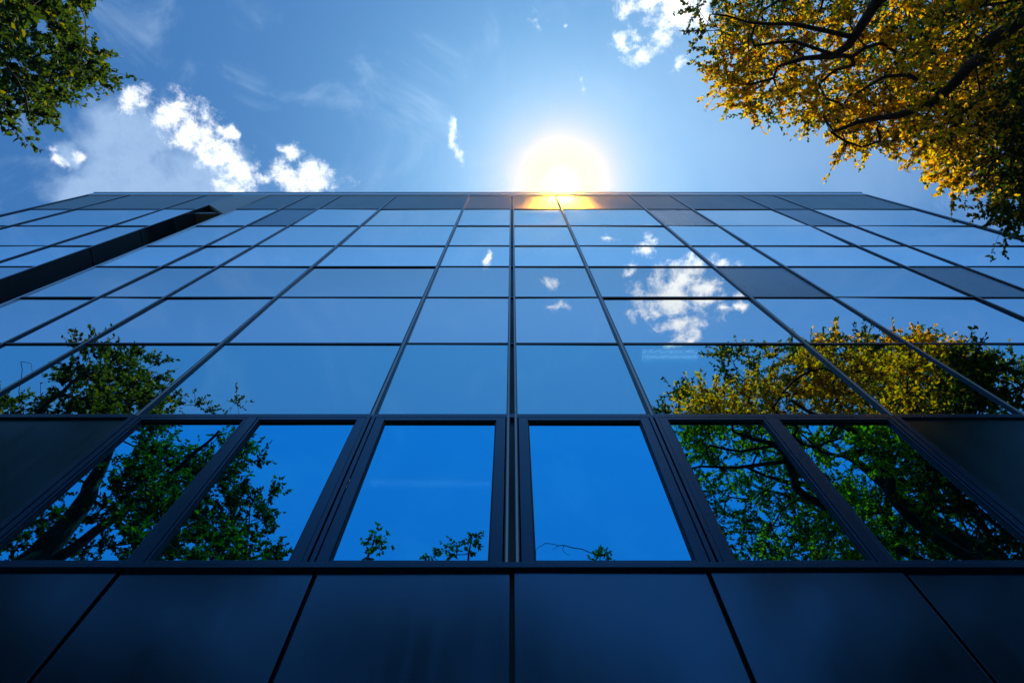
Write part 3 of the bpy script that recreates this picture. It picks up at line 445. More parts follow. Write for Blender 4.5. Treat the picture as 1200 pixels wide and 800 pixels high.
LEFT = "-752,-392,1711 -1017,-689,1970 -1024,-408,2108 -1331,-182,2029 -1198,-82,1977 -1396,-419,1612 -1212,-178,2018 -1050,-542,1788 -1493,-292,2269 -1307,-174,2345 -706,-365,1556 -1611,-379,2034 -825,-451,1644 -1197,-221,1858 -1113,37,1407 -1235,-307,2215 -1106,-507,2025 -1086,-546,1979 -1418,-194,1830 -1300,-227,2082 -902,-315,1646 -1377,-100,2135 -1071,-111,1337 -908,-324,1798 -1248,-119,1706 -1416,-686,1383 -1149,-497,1785 -1063,-450,1852 -1621,-434,1826 -1404,-191,2279 -1262,-482,2311 -1463,-300,1691 -818,-405,1955 -1812,-264,1549 -1295,-43,2161 -632,-400,1516 -1560,-362,1526 -875,-660,1909 -896,-529,1936 -1744,-361,1551 -950,-673,1893 -761,-238,1486 -680,-506,1672 -955,-497,2236 -809,-518,1855 -627,-263,1421 -805,-463,1771 -1339,-286,1828 -1388,-284,1593 -936,-567,2116 -1259,-454,2229 -1150,-620,1947 -973,-371,1829 -1170,-141,1794 -1384,-340,2129 -844,-349,1732 -981,-314,1800 -1129,-125,1374 -1169,-490,2021 -1252,-116,2095 -1156,-255,1186 -1325,-22,1705 -1351,-221,1764 -1454,-309,2062 -1606,-142,1926 -823,-403,1845 -1120,-515,1883 -1374,-561,1719 -1135,-352,2041 -1095,-399,1871 -776,-425,1485 -1489,-408,1730 -1502,-167,1861 -1407,-458,2014 -1410,-246,1668 -630,-329,1568 -948,-335,1710 -1061,-324,2011 -818,-535,1930 -1241,-534,2136 -1448,-78,1784 -1330,-112,1768 -1064,-595,2155 -1128,-173,2048 -1248,-75,1597 -1505,-239,1914 -856,-405,1531 -1282,-272,2306 -1060,-313,1895 -1207,-164,2178 -1346,-503,1665 -1103,-50,1479 -1107,-157,1766 -1552,-278,1860 -1023,-385,1776 -1393,-25,1735 -1181,-185,1909 -898,-603,2037 -1409,-509,1819 -1279,-153,1652 -1357,-156,1840 -1196,-682,1905 -1442,-364,1816 -1262,-480,2030 -822,-506,2021 -1261,-261,1916 -1380,-398,1818 -1268,-628,1805 -1423,-343,1760 -1089,-671,1985 -1550,-250,1962 -762,-493,1731 -846,-400,1694 -1612,-245,1994 -1065,-209,1952 -1424,-244,1940 -1089,-85,1964 -945,-520,1802 -1373,7,1498 -1081,-427,1929 -1230,-561,1895 -1097,-581,1869 -1253,-293,1783 -1392,-395,1687 -1303,-426,2324 -1516,-414,1809 -892,-397,1766 -1222,-114,1533 -1196,-488,2162 -1512,-185,2275 -1313,-318,1510 -1189,-666,2045 -1221,-514,1792 -998,-607,1919 -1143,-78,1549 -1592,-457,1550 -1479,-383,1929 -828,-564,2089 -1497,-154,1994 -1416,-727,1708 -1539,-203,2104 -1208,-579,1986 -1492,-422,1664 -1411,-513,1916 -1262,-419,2151 -1412,-247,1750 -719,-545,1810 -749,-451,1556 -805,-367,2052 -1289,-166,1935 -1174,-170,1483 -1497,-305,1957 -1254,125,1387 -1210,-127,1344 -1474,-553,1614 -1301,-265,2007 -1506,-546,1848 -1458,-214,1991 -847,-128,1524 -1448,-319,1553 -901,-421,1671 -1137,-497,1962 -1156,-396,1834 -1115,-231,2071 -1618,-200,2114 -1516,-331,1883 -1317,-204,2142 -1507,47,1507 -716,-433,1638 -668,-471,1524 -895,-611,1833 -920,-415,2161 -966,-60,1888 -1396,-128,1757 -1549,-280,2114 -888,-513,2077 -1578,-412,1935 -1314,-713,1907 -1344,-505,1916 -1299,-424,1599 -1023,-33,1482 -953,-560,1939 -728,-603,1910 -876,-510,1852 -1433,-583,1816 -1293,-427,1759 -1360,-463,1828 -1272,-153,2017 -1290,-240,2226 -957,-451,2102 -1425,-325,2288 -1436,-126,1856 -979,-572,2188 -1223,-734,1949 -1352,-109,2273 -1024,-542,2006 -1417,-522,1694 -1253,-232,1719 -756,-383,1596 -1321,-323,1933 -1536,-415,1453 -734,-294,1462 -1122,-91,2031 -1578,-322,1937 -936,-456,1738 -1039,-480,1959 -1372,-272,1886 -1150,-115,1905 -1204,-20,1521 -1412,-392,1937 -1262,-150,1829 -1324,-386,1722 -1120,-418,2155 -1363,-612,1808 -1532,-356,2006 -1108,-323,1821 -1683,-246,2090 -1634,-176,1977 -1087,-4,1294 -1279,-164,1551 -914,-274,1745 -1120,-76,1831 -976,-373,1960 -1335,-229,1693 -898,-178,1621 -1519,-235,2159 -958,-202,1656 -861,-354,1987 -986,-377,2070 -1232,63,1330 -1132,-605,2119 -1309,-93,2030 -1203,-654,1962 -1221,-382,2322 -1294,-486,2153 -1063,-51,1887 -1183,-103,2080 -1181,-447,2103 -1183,134,1369 -1169,-248,2182 -1085,-655,1864 -1058,-51,2045 -983,-433,1810 -760,-310,1553 -1203,-223,1757 -1328,-133,2099 -1248,-258,1843 -1109,-78,1257 -1144,-70,1413 -1225,-62,2031 -1313,-240,1468 -1612,-594,1422 -1411,-326,1936 -793,-322,1476 -1159,-406,1905 -1403,-740,1528 -1691,-387,1444 -1477,-672,1446 -1015,-53,1781 -1484,-474,1893 -1477,-136,1786 -929,-95,1759 -895,-363,1578 -1148,-143,1241 -1330,-199,1893 -1480,-474,1754 -1149,-58,2149 -959,-536,2030 -1306,25,1642 -811,-627,1906 -1309,-354,1621 -1042,-358,1952 -1324,-173,2230 -1207,-376,2145 -1127,-353,2146 -1374,-271,2318 -1127,-520,2188 -1176,-346,2203 -1707,-372,1357 -997,-206,1801 -1053,3,1438 -1331,-529,1860 -1430,-678,1495 -862,-362,1906 -1020,-543,1891 -863,-229,1640 -1048,-702,1916 -1276,-79,1667 -1510,-538,1775 -740,-555,1451 -1257,-237,1532 -1126,-178,1408 -1584,-366,1242 -1633,-265,1939 -640,-449,1671 -1234,-343,1730 -699,-349,1380 -1182,-57,1469 -836,-530,1721 -1228,-75,2200 -710,-259,1374 -903,-419,2027 -1177,-515,2084 -768,-171,1489 -952,-212,1738 -1206,-462,1923 -1008,-627,2058 -1251,-7,1202 -1187,-592,1798 -1358,-254,2044 -1134,-196,1335 -1364,-154,2184 -1708,-175,2053 -1467,-232,1532 -615,-329,1480 -1689,-325,1519 -1421,-453,1900 -1657,-326,1463 -678,-255,1464 -1609,-283,1280 -1350,-317,1703 -1170,16,1430 -1274,-501,1931 -660,-272,1530 -1252,-320,1609 -1132,-672,1909 -1223,-480,1980 -1375,-63,1800 -1226,0,2017 -915,-438,1830 -1100,-463,2090 -1188,-21,1921 -1527,-528,1408 -798,-528,1648 -1335,-615,1886 -1266,-242,1629 -1404,-349,2063 -1458,-186,1903 -1537,-28,1718 -759,-498,1921 -1384,-623,1395 -930,-238,1588 -1222,-299,2294 -1277,-544,2063 -1080,-465,2154 -1001,-85,1563 -1473,-235,2057 -1320,-115,1884 -687,-358,1831 -1523,-683,1726 -1456,-368,1995 -1550,-492,1790 -1079,-63,1398 -1293,-518,1791 -1220,-226,2237 -985,-725,1872 -999,-339,1876 -1289,-670,1337 -1174,-58,1176 -920,-135,1674 -1392,-327,1846 -1056,-387,2034 -1556,-341,1797 -1157,-352,1974 -1552,-249,2048 -1298,-685,1642 -1464,-469,1694 -1686,-120,1811 -1621,-325,2078 -1204,-184,1129 -1281,-368,2334 -1337,-537,1970 -1405,-159,2022 -880,-533,2015 -1129,-410,1770 -1302,-76,2214 -1307,-714,1799 -1004,-465,2151 -1060,-19,1356 -821,-588,1850 -1634,-232,2171 -1681,-275,2016 -1327,-134,1708 -1095,-515,1823 -1042,-454,1785 -1191,-5,2089 -883,-44,1678 -943,28,1563 -894,29,1428 -1255,-34,1954 -1244,-145,2267 -1075,-3,1686 -1072,28,1805 -972,-42,1780 -886,0,1376 -840,-200,1580 -950,12,1512 -1168,-32,2043 -1262,-76,1916 -1223,-217,2195 -970,-73,1839 -942,-18,1463 -858,-174,1463 -1217,-152,2091 -862,-96,1591 -1220,-216,2140 -1358,-61,2168 -1068,-29,1781 -1156,-20,1991 -734,-124,1301 -1059,1,1837 -929,-167,1594 -1212,-180,2224 -1086,-102,2072 -1072,-76,1728 -1024,16,1672 -778,-62,1485 -1209,-207,1982 -1033,-14,1755 -1097,-108,1694 -1204,-841,1132 -1041,-853,1412 -830,-761,1365 -1703,-982,1248 -939,-664,896 -1146,-863,1176 -786,-741,1285 -1416,-869,1593 -1740,-903,1207 -1348,-662,1582 -1092,-561,1333 -759,-459,1280 -807,-582,1158 -1218,-971,1316 -1260,-722,1278 -924,-893,1424 -1297,-1038,1329 -1001,-746,1034 -1185,-1079,1331 -872,-753,1113 -1180,-462,1005 -1487,-1045,1400 -1013,-666,1607 -879,-606,1026 -1536,-929,928 -1611,-792,1071 -1084,-1045,1324 -1246,-1044,1203 -1400,-1089,1093 -966,-783,934 -1543,-559,884 -1479,-762,1525 -1111,-436,1334 -953,-958,1057 -1428,-807,1567 -1058,-669,1013 -1347,-852,1292 -1630,-496,1232 -1421,-372,1294 -1527,-761,1555 -1704,-574,1084 -1297,-730,1150 -1350,-559,1270 -766,-903,1231 -1597,-816,1374 -1349,-923,1013 -1578,-702,1289 -1668,-889,1458 -900,-609,1418 -884,-584,1516 -1462,-624,1354 -1753,-744,1172 -1074,-697,1479 -1421,-606,1579 -1366,-646,854 -1038,-608,1229 -1335,-433,1343 -1443,-492,1403 -1322,-518,949 -1628,-751,1551 -949,-837,1208 -686,-639,1335 -1637,-818,1433 -1319,-615,1000 -737,-598,1284 -969,-794,1088 -1433,-837,1287 -788,-678,1053 -1118,-856,1632 -1113,-1104,1264 -1035,-628,1278 -1373,-475,1122 -1005,-856,971 -1300,-811,1132 -1456,-658,1167 -1195,-713,814 -1429,-946,973 -1295,-347,1261 -1756,-654,1344 -1489,-830,1086 -913,-816,1555 -1039,-536,1492 -1176,-1140,1179 -1158,-1115,1242 -920,-558,989 -1317,-985,1163 -1431,-762,1453 -707,-825,1363 -1235,-1013,1507 -1418,-1034,1215 -1663,-599,1325 -1195,-1054,1457 -1205,-1061,1267 -1533,-881,1111 -873,-691,1197 -1426,-857,1079 -1649,-976,1129 -1008,-664,1079 -1060,-1062,1241 -893,-646,1111 -759,-689,1316 -1445,-452,1110 -1165,-767,1174 -1587,-899,1269 -1190,-953,1389 -770,-577,1345 -766,-888,1116 -1302,-862,971 -829,-606,1449 -1221,-597,1170 -1257,-602,1092 -1688,-715,1108 -1743,-768,1282 -986,-1063,1149 -698,-689,1207 -1613,-539,971 -1019,-1039,1283 -971,-591,1145 -1023,-955,1051 -1292,-1040,1475 -1425,-710,1050 -1597,-593,1330 -1175,-834,1033 -1266,-901,984 -1086,-811,876 -1266,-469,1417 -1640,-571,1152 -1025,-742,1498 -1533,-823,1120 -1298,-906,1312 -1687,-633,1042 -1173,-948,1324 -1401,-790,1137 -1383,-787,1578 -1155,-931,930 -1279,-675,1052 -1162,-1029,1051 -685,-812,1151 -1366,-382,1150 -1171,-793,994 -1486,-948,1521 -1132,-695,1567 -1096,-800,1341 -1024,-961,1554 -1354,-884,1644 -1171,-429,1256 -1387,-845,1000 -947,-647,1531 -1492,-375,1117 -1076,-358,1188 -818,-467,1110 -1604,-701,1233 -1442,-821,1500 -735,-545,1275 -959,-390,1081 -1141,-822,900 -1076,-856,1153 -1014,-701,1120 -1179,-671,983 -1345,-976,1005 -1141,-703,1299 -1299,-417,1099 -1450,-714,997 -1114,-510,890 -1597,-643,921 -1283,-1086,1118 -1099,-802,1397 -889,-680,1362 -984,-343,1221 -851,-471,1274 -1548,-794,1353 -1213,-337,1137 -1051,-802,984 -1436,-622,1472 -1099,-774,1499 -1097,-551,1049 -1576,-737,1201 -1316,-568,1352 -839,-451,1188 -1785,-774,1106 -1031,-878,1024 -1525,-399,1203 -1717,-532,1162 -1492,-610,891 -905,-980,1059 -1551,-816,916 -959,-650,1617 -903,-605,1081 -1304,-566,1031 -1125,-442,1094 -1672,-678,996 -1164,-888,1328 -1233,-570,831 -1160,-582,1430 -1238,-970,1147 -745,-602,1029 -1233,-859,924 -1235,-468,1263 -1116,-1005,968 -1482,-1077,1261 -1213,-937,1502 -1028,-697,897 -1764,-766,1430 -900,-906,1052 -1117,-527,962 -1578,-848,1116 -1181,-567,1057 -1442,-861,1000 -712,-737,1345 -976,-541,1356 -802,-962,1217 -1636,-637,1028 -730,-509,1238 -1224,-764,908 -1269,-875,1353 -1519,-577,1456 -886,-344,1232 -1703,-943,1370 -1400,-982,1311 -1026,-909,1565 -1098,-721,1216 -1307,-692,1473 -1654,-854,1237 -1365,-922,1142 -962,-720,1257 -1483,-455,1145 -1129,-905,1534 -1080,-778,1622 -1500,-938,1386 -806,-914,1354 -946,-1002,1355 -1205,-1012,1022 -1698,-583,1517 -824,-474,1423 -1035,-383,1273 -1237,-813,825 -779,-740,1399 -1094,-843,1530 -828,-849,1400 -1026,-713,1322 -1501,-672,1536 -1011,-890,1115 -1049,-450,1203 -834,-631,1041 -1327,-795,1571 -1624,-1036,1276 -1021,-667,1503 -1193,-932,893 -915,-744,1588 -1456,-549,1304 -1423,-917,879 -1000,-537,976 -1306,-861,877 -897,-907,1486 -861,-532,1199 -1735,-652,1056 -1623,-415,1290 -1596,-790,1254 -1625,-504,1304 -1337,-1044,1178 -1608,-470,1168 -1399,-689,1606 -1508,-991,1419 -1341,-731,947 -1076,-428,1142 -1697,-869,1005 -815,-700,1158 -1363,-407,1246 -1406,-884,1335 -1135,-744,876 -931,-959,1280 -1021,-522,904 -1063,-358,996 -1226,-793,970 -1578,-980,1401 -908,-717,950 -1490,-814,1381 -1036,-1036,1348 -731,-677,1072 -1584,-522,1171 -1319,-577,2846 -1410,-514,2774 -1365,-551,2844 -1161,-513,2782 -1455,-527,2875 -1710,-395,2927 -1707,-412,2787 -2000,-498,3360 -1628,-470,2884 -1400,-420,2612 -1829,-484,3228 -1444,-403,2611 -1589,-461,2722 -1591,-421,2655 -1500,-386,2731 -1513,-433,2679 -1772,-509,3065 -1911,-417,3155 -1448,-391,2583 -1079,-470,2404 -1134,-445,2252 -967,-379,2071 -899,-405,2215 -1133,-600,2573 -974,-506,2397 -922,-459,2214 -920,-411,2251 -982,-383,2034 -1007,-403,2042 -956,-471,2162 -1009,-569,2311 -954,-456,2272 -1145,-512,2272 -943,-431,2266 -1117,-541,2350 -1001,-374,2017 -1028,-538,2245 -732,-456,1865 -1044,-606,2045 -835,-482,2045 -857,-581,1892 -813,-454,1760 -811,-468,1717 -954,-524,1925 -841,-667,2107 -929,-575,2048 -872,-644,2217 -821,-465,1829 -866,-468,1981 -905,-581,1981 -917,-507,1870 -1045,-610,2114 -973,-459,1989"
def clumps(s):
    return np.array([[float(v) for v in t.split(',')] for t in s.split()])/100.0

def tube(V, F, pts, rad, k):
    n0 = len(V); pts = [Vector(p) for p in pts]
    d0 = (pts[-1]-pts[0]).normalized() if (pts[-1]-pts[0]).length > 1e-6 else Vector((0,0,1))
    ref = Vector((1,0,0)) if abs(d0.x) < 0.8 else Vector((0,1,0))
    m = len(pts)
    for i, p in enumerate(pts):
        t = (pts[min(i+1,m-1)]-pts[max(i-1,0)])
        t = t.normalized() if t.length > 1e-9 else d0
        u = t.cross(ref).normalized(); v = t.cross(u)
        for j in range(k):
            a = 2*math.pi*j/k
            V.append(tuple(p + (u*math.cos(a)+v*math.sin(a))*rad[i]))
    for i in range(m-1):
        for j in range(k):
            F.append((n0+i*k+j, n0+i*k+(j+1)%k, n0+(i+1)*k+(j+1)%k, n0+(i+1)*k+j))

def smooth_line(pts, step=0.3):
    """Catmull-Rom through (x,y,z,r) rows"""
    P_ = np.array([pts[0]]+list(pts)+[pts[-1]], float); out = []
    for i in range(1, len(P_)-2):
        a, b_, c, d = P_[i-1], P_[i], P_[i+1], P_[i+2]
        n = max(1, int(np.linalg.norm(c[:3]-b_[:3])/step))
        for k in range(n):
            t = k/n
            out.append(0.5*((2*b_)+(-a+c)*t+(2*a-5*b_+4*c-d)*t*t+(-a+3*b_-3*c+d)*t**3))
    out.append(P_[-2]); return np.array(out)

def make_tree(name, label, cat, limbs, cl, tint, leaf_len, seed, ntw=6, nlf=14, spread=0.52, bare=(), group=None, leafm=M_LEAF):
    rg = np.random.default_rng(seed)
    base = limbs[0][0][:3]
    root = empty(name, base); tag(root, label, cat, group)
    nodes = []; rads = []; cnt = []; par = []
    lines = []
    for li, lm in enumerate(limbs):
        s = smooth_line(lm); 
        s[1:-1,:3] += rg.normal(0, 0.025, (len(s)-2, 3))
        ids = []
        for q in s:
            nodes.append(q[:3]); rads.append(q[3]); cnt.append(0); par.append(ids[-1] if ids else -1); ids.append(len(nodes)-1)
        if li > 0:                          # join to the nearest node of the earlier limbs
            prev = np.array(nodes[:ids[0]]); j = int(np.argmin(((prev-s[0,:3])**2).sum(1))); par[ids[0]] = j
            lines.append([j]+ids)
        else: lines.append(ids)
    nmain = len(nodes)
    arr = np.zeros((len(nodes)+len(cl)*40+400, 3)); arr[:nmain] = np.array(nodes)
    main = arr[:nmain].copy()
    dd = np.array([np.min(((main-c)**2).sum(1)) for c in cl]) if len(cl) else np.zeros(0)
    tips = [(cl[k], True) for k in np.argsort(dd)] + [(np.array(q, float), False) for q in bare]
    tipdir = []
    n = nmain
    lift = np.array([0,0,0.55])
    for a, leafy in tips:
        dv = arr[:n]-(a-lift*0); dist = np.sqrt((dv**2).sum(1)) + np.maximum(0, dv[:,2])*0.7
        j = int(np.argmin(dist)); p0 = arr[j].copy(); d = a-p0; ln = float(np.linalg.norm(d))
        st = max(2, int(ln/0.28)); side = rg.normal(size=3); side -= d*np.dot(side, d)/max(ln*ln, 1e-6)
        side = side/ (np.linalg.norm(side)+1e-9)*ln*0.13 + np.array([0,0,ln*0.06])
        ids = [j]
        for k in range(1, st+1):
            t = k/st; q = p0+d*t+side*math.sin(math.pi*t)
            if 0 < k < st: q = q+rg.normal(0, 0.022, 3)
            arr[n] = q; par.append(ids[-1]); rads.append(0.0); cnt.append(0); ids.append(n); n += 1
        cnt[ids[-1]] += 1
        lines.append(ids); tipdir.append((a, d/max(ln,1e-6), leafy))
    for i in range(n-1, -1, -1):
        if par[i] >= 0: cnt[par[i]] += cnt[i]
    pipe = [0.0075*max(1, c)**0.47 for c in cnt]
    rr = [max(rads[i], pipe[i]) if i < nmain else pipe[i] for i in range(n)]
    V, F = [], []
    for li, ids in enumerate(lines):
        rad = [rr[i] for i in ids]
        if li >= 1: rad[0] = min(rad[0], rad[1]*1.25)
        tube(V, F, [arr[i] for i in ids], rad, 10 if li < len(limbs) else 5)
    # leaf twigs and leaves
    LP, LD, LU = [], [], []
    for a, d, leafy in tipdir:
        if not leafy:
            continue
        for t in range(ntw):
            v = rg.normal(size=3); v /= np.linalg.norm(v); v = v*0.9 + d*0.55 + np.array([0,0,0.12]); v /= np.linalg.norm(v)
            ln = spread*rg.uniform(0.55, 1.25); bend = rg.normal(0, 0.12, 3)
            pts = [a + v*ln*s + bend*s*s for s in (0, 0.33, 0.66, 1.0)]
            tube(V, F, pts, [0.006, 0.005, 0.004, 0.002], 3)
            m = max(3, int(nlf*rg.uniform(0.6, 1.3)))
            s = rg.uniform(0.12, 1.0, m)[:, None]
            P0 = a + v*ln*s + bend*s*s
            D_ = rg.normal(size=(m,3)); D_ /= np.linalg.norm(D_, axis=1)[:,None]; D_ = D_*0.9 + v*0.7 + np.array([0,0,-0.15])
            LP.append(P0); LD.append(D_/np.linalg.norm(D_, axis=1)[:,None]); LU.append(rg.normal(size=(m,3))+np.array([0,0,1.1]))
    tr = MB(); tr.v = [(x-base[0], y-base[1], z-base[2]) for x,y,z in V]; tr.f = F
    to = tr.build('trunk', M_BARK, root)
    to.data.polygons.foreach_set('use_smooth', [True]*len(to.data.polygons))
    if LP:
        A = np.concatenate(LP); Dm = np.concatenate(LD); U = np.concatenate(LU); m = len(A)
        Sd = np.cross(Dm, U); Sd /= np.linalg.norm(Sd, axis=1)[:,None]; Nn = np.cross(Sd, Dm)
        ln = (leaf_len*rg.uniform(0.6, 1.25, m))[:,None]; wd = ln*rg.uniform(0.22, 0.30, m)[:,None]
        fold = ln*0.09; cup = ln*rg.uniform(-0.12, 0.12, m)[:,None]
        ver = np.stack([A, A+Dm*ln*0.34-Sd*wd+Nn*fold, A+Dm*ln*0.72-Sd*wd*0.8+Nn*(fold+cup*0.5), A+Dm*ln+Nn*cup,
                        A+Dm*ln*0.72+Sd*wd*0.8+Nn*(fold+cup*0.5), A+Dm*ln*0.34+Sd*wd+Nn*fold], 1).reshape(-1, 3) - np.array(base)
        me = bpy.data.meshes.new('crown'); me.vertices.add(6*m); me.vertices.foreach_set('co', ver.astype(np.float32).ravel())
        q = (np.arange(m)[:,None]*6 + np.array([0,1,2,3,0,3,4,5])[None,:]).ravel()
        me.loops.add(8*m); me.loops.foreach_set('vertex_index', q.astype(np.int32))
        me.polygons.add(2*m); me.polygons.foreach_set('loop_start', (np.arange(2*m)*4).astype(np.int32))
        me.update(calc_edges=True)
        ca = me.color_attributes.new('leaf_colour', 'FLOAT_COLOR', 'POINT')
        colr = tint(A, rg); cc = np.ones((m, 6, 4), np.float32); cc[:,:,:3] = colr[:,None,:]
        ca.data.foreach_set('color', cc.ravel())
        me.materials.append(leafm)
        o = bpy.data.objects.new('crown', me); COL.objects.link(o); o.parent = root
    return root

def wave(A, s, seed):
    g_ = np.random.default_rng(seed); k = g_.normal(size=(16,3))/s; ph = g_.uniform(0,6.28,16)
    return np.sin(A@k.T+ph).sum(1)/math.sqrt(8)
def green_tint(A, rg):
    m = len(A); t = np.clip(0.45+0.25*wave(A, 1.3, 5)+rg.normal(0, 0.22, m), 0, 1)[:,None]
    c = (1-t)*np.array([0.009,0.024,0.006]) + t*np.array([0.056,0.088,0.012])
    yl = (rg.uniform(size=m) < 0.06)[:,None]
    return np.where(yl, np.array([0.16,0.14,0.015]), c)
def autumn_tint(A, rg):
    m = len(A); g_ = green_tint(A, rg)*0.72
    u = rg.uniform(size=m)[:,None]
    y_ = np.where(u < 0.5, np.array([0.43,0.27,0.014]), np.where(u < 0.82, np.array([0.40,0.19,0.012]), np.array([0.26,0.22,0.018])))
    # the boughs that reach out over the pavement have turned yellow, the rest is still green
    s = np.minimum(np.minimum((0.69-A[:,0]/(A[:,2]-1.6))*9, (A[:,1]+2.75)*0.9), (18.6-A[:,2])*0.5) + 0.30*wave(A, 1.6, 9) + rg.normal(0, 0.3, m)
    k = np.clip(0.5+s, 0.02, 0.84)
    return np.where((rg.uniform(size=m) < k)[:,None], y_, g_)

right_limbs = [
    [(13.4,-5.2,-0.1,0.42),(13.3,-5.1,3,0.34),(13.2,-4.9,8,0.30),(13.0,-4.7,13,0.34),(12.8,-4.5,16.2,0.30),(11.4,-4,18.4,0.21),(10.7,-3.5,19.7,0.14),(10.1,-3.3,20.2,0.08)],
    [(13.0,-4.7,11.0,0.156),(11.2,-3.0,12.6,0.133),(8.23,-1.16,13.7,0.113),(8.01,-0.49,14.45,0.098),(7.67,0.03,14.7,0.082),(7.22,0.32,14.96,0.066),(6.64,0.45,15.21,0.043),(6.22,0.65,15.46,0.020)],
    [(13.0,-4.7,13.2,0.148),(10.6,-3.5,14.4,0.125),(8.4,-2.6,15.0,0.105),(6.72,-1.64,15.54,0.101),(6.6,-1.34,15.7,0.094),(6.42,-0.97,15.87,0.078),(6.25,-0.75,16.03,0.066),(5.76,-0.71,16.2,0.047),(5.33,-0.57,16.36,0.023)],
    [(6.48,-1.07,15.79,0.055),(5.99,-1.19,15.87,0.047),(5.4,-1.25,15.95,0.039),(4.56,-1.39,16.03,0.027),(3.85,-1.5,16.11,0.014)],
    [(6.27,-0.78,16.03,0.039),(5.53,-1.0,16.2,0.031),(4.82,-0.95,16.36,0.016)],
    [(7.73,-0.04,14.66,0.047),(7.17,-0.35,14.87,0.043),(6.84,-0.3,15.04,0.035),(6.47,-0.05,15.29,0.017)],
    [(10.6,-2.6,12.9,0.078),(9.24,-0.84,13.36,0.062),(8.9,-0.42,13.7,0.047),(8.57,-0.37,13.86,0.023)],
    [(12.2,-4.3,17.4,0.125),(11.0,-4.6,19.0,0.101),(8.5,-3.2,18.2,0.078),(7.3,-2.8,17.8,0.055),(6.4,-2.6,18.3,0.027)],
    [(13.1,-4.8,12.2,0.117),(12.0,-1.8,13.4,0.086),(11.9,0.4,14.4,0.055),(12.3,1.6,15.4,0.023)],
]
make_tree('broadleaf_tree', 'tall tree overhanging on the right, outer boughs yellow and inner crown green', 'tree', right_limbs, clumps(RIGHT), autumn_tint, 0.09, 21, ntw=8, nlf=32, spread=0.60, leafm=M_AUTUMN)
left_limbs = [
    [(-13.0,-4.8,-0.1,0.58),(-12.9,-4.7,4,0.50),(-12.7,-4.6,10,0.45),(-12.6,-4.5,16,0.37),(-12.5,-4.2,18.4,0.27),(-12.6,-3,21.2,0.11),(-12.7,-2.4,22.6,0.03)],
    [(-12.65,-4.5,14.5,0.17),(-11.2,-4.0,17.2,0.13),(-9.6,-3.0,18.6,0.08),(-8.6,-2.2,19.6,0.03)],
    [(-12.6,-4.6,12.5,0.16),(-12.5,-2.4,15.5,0.11),(-12.0,-0.6,17.2,0.07),(-11.2,0.2,18.4,0.03)],
    [(-12.7,-4.6,13.0,0.15),(-10.4,-5.0,15.5,0.11),(-8.2,-5.4,17.6,0.07),(-7.2,-5.8,18.8,0.03)],
    [(-12.6,-4.4,15.5,0.14),(-14.6,-2.6,17.4,0.09),(-16.2,-1.2,19.2,0.04)],
]
make_tree('broadleaf_tree', 'dark green tree overhanging on the left behind a thick dark trunk', 'tree', left_limbs, clumps(LEFT), green_tint, 0.125, 22, ntw=7, nlf=21, spread=0.52,
          bare=[(-15.2,-0.7,21.3),(-14.7,-0.9,21.0),(-14.3,-1.2,20.7)])
def slim(name, label, top, extra, seed, bare=()):
    rg = np.random.default_rng(seed); x, y, z = top
    limbs = [[(x+0.3,y,-0.1,0.2),(x+0.25,y,6,0.15),(x+0.1,y,14,0.10),(x,y,z-2.2,0.05),(x,y,z-0.3,0.012)]]
    c = [rg.uniform(-1,1,3) for _ in range(700)]
    c = np.array([q for q in c if (q**2).sum() < 1][:230])*np.array([3.0,1.7,3.7]) + np.array([x+0.1,y-0.4,z-6.4])
    cl = np.concatenate([c, np.array(extra).reshape(-1,3)]) if len(extra) else c
    make_tree(name, label, 'tree', limbs, cl, green_tint, 0.15, seed, ntw=5, nlf=9, spread=0.36, bare=bare)
slim('young_tree', 'slim tree whose tip shows mirrored alone in the narrow window left of the middle mullion', (-4.8,-7.6,22.4),
     [(-4.8,-7.6,22.2),(-4.65,-7.6,21.8),(-5.0,-7.6,21.6),(-4.75,-7.6,21.2),(-4.5,-7.6,21.4),(-4.85,-7.6,20.9)], 31)
slim('young_tree', 'slim tree whose double tip shows mirrored just left of the middle mullion', (-1.5,-8.0,22.7),
     [(-1.42,-8,22.5),(-1.6,-8,22.2),(-1.35,-8,22.1),(-2.1,-8,21.8),(-2.5,-8,21.7),(-1.9,-8,21.5),(-1.5,-8,21.6),(-2.8,-8,21.4)], 32)
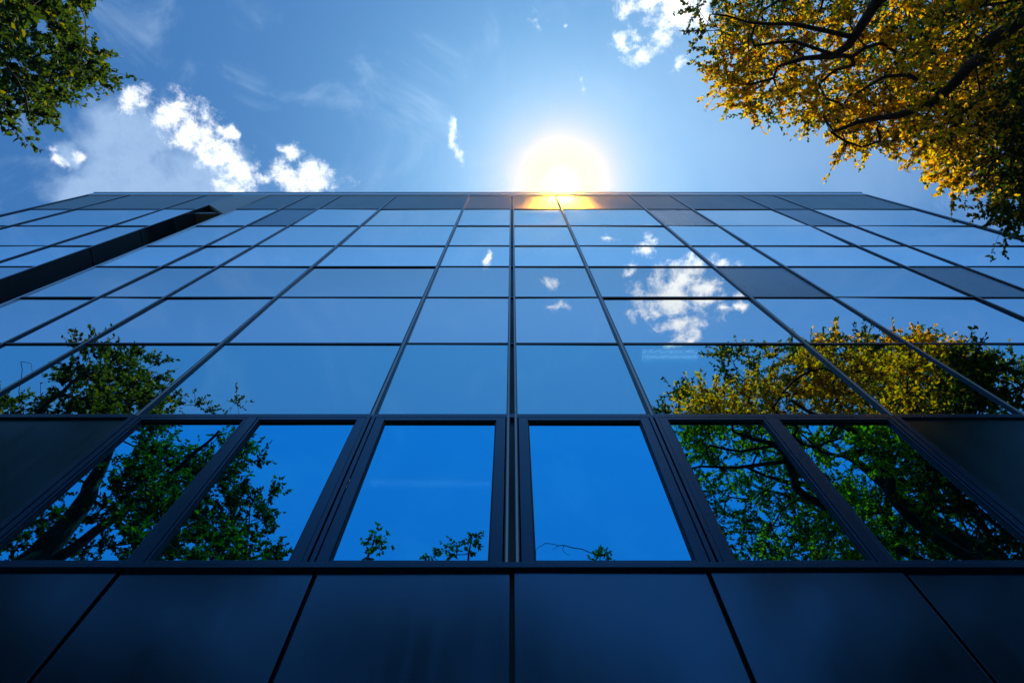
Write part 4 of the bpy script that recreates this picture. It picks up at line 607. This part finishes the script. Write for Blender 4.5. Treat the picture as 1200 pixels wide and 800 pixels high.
slim('young_tree', 'sparse tree with bare twig tips mirrored right of the middle mullion', (2.2,-8.5,21.0),
     [(3.1,-8.5,22.2),(3.35,-8.5,21.9),(2.95,-8.5,21.8)], 33,
     bare=[(1.25,-8.5,22.9),(1.0,-8.5,22.7),(1.5,-8.5,22.5),(0.9,-8.5,22.2),(1.9,-8.5,22.4),(2.1,-8.5,22.2)])

def unseen_shade_tree(label, base, cen, rad, seed):  # unseen dense trees, added only to darken the reflection in the cladding
    rg = np.random.default_rng(seed); x, y = base
    c = rg.uniform(-1, 1, (1500, 3)); c = c[(c**2).sum(1) < 1][:560]*np.array(rad) + np.array(cen)
    limbs = [[(x,y,-0.1,0.36),(x+0.1,y,4,0.28),(cen[0],cen[1],cen[2]-2,0.22),(cen[0]+0.2,cen[1],cen[2]+rad[2]*0.7,0.05)]]
    make_tree('unseen_shade_tree', label, 'tree', limbs, c, green_tint, 0.24, seed, ntw=6, nlf=14, spread=0.7)
unseen_shade_tree('dense unseen tree added to darken the cladding below the left windows', (-13,-8.6), (-13,-8.6,12.0), (7.5,3,6.3), 41)
unseen_shade_tree('dense unseen tree added to darken the cladding below the right windows', (13.6,-9.4), (13.4,-9.0,12.0), (7.2,3,6.3), 42)

# ------------------------------------------------------------------ orange air added to imitate the glare around the sun
hz = MB().box(-201, 201, -201, 201, -1.0, 28.8)
m, hn = new_mat('glare_air')
ho = N(hn, 'ShaderNodeOutputMaterial'); hv = N(hn, 'ShaderNodeVolumePrincipled')
hv.inputs['Color'].default_value = (1.0, 0.46, 0.03, 1); hv.inputs['Density'].default_value = 0.00024; hv.inputs['Anisotropy'].default_value = 0.974
L(hn, hv.outputs[0], ho.inputs['Volume'])
ho_ = hz.build('glare_haze', m); tag(ho_, 'orange air volume added to imitate the sun glare above the roof edge', 'glare_haze', kind='stuff')


# ------------------------------------------------------------------ render settings
scene.view_settings.view_transform = 'Standard'
scene.view_settings.look = 'None'
scene.view_settings.exposure = 0.0
scene.view_settings.gamma = 1.0
scene.view_settings.use_curve_mapping = False
scene.cycles.max_bounces = 8
scene.cycles.transparent_max_bounces = 12
scene.cycles.use_denoising = True
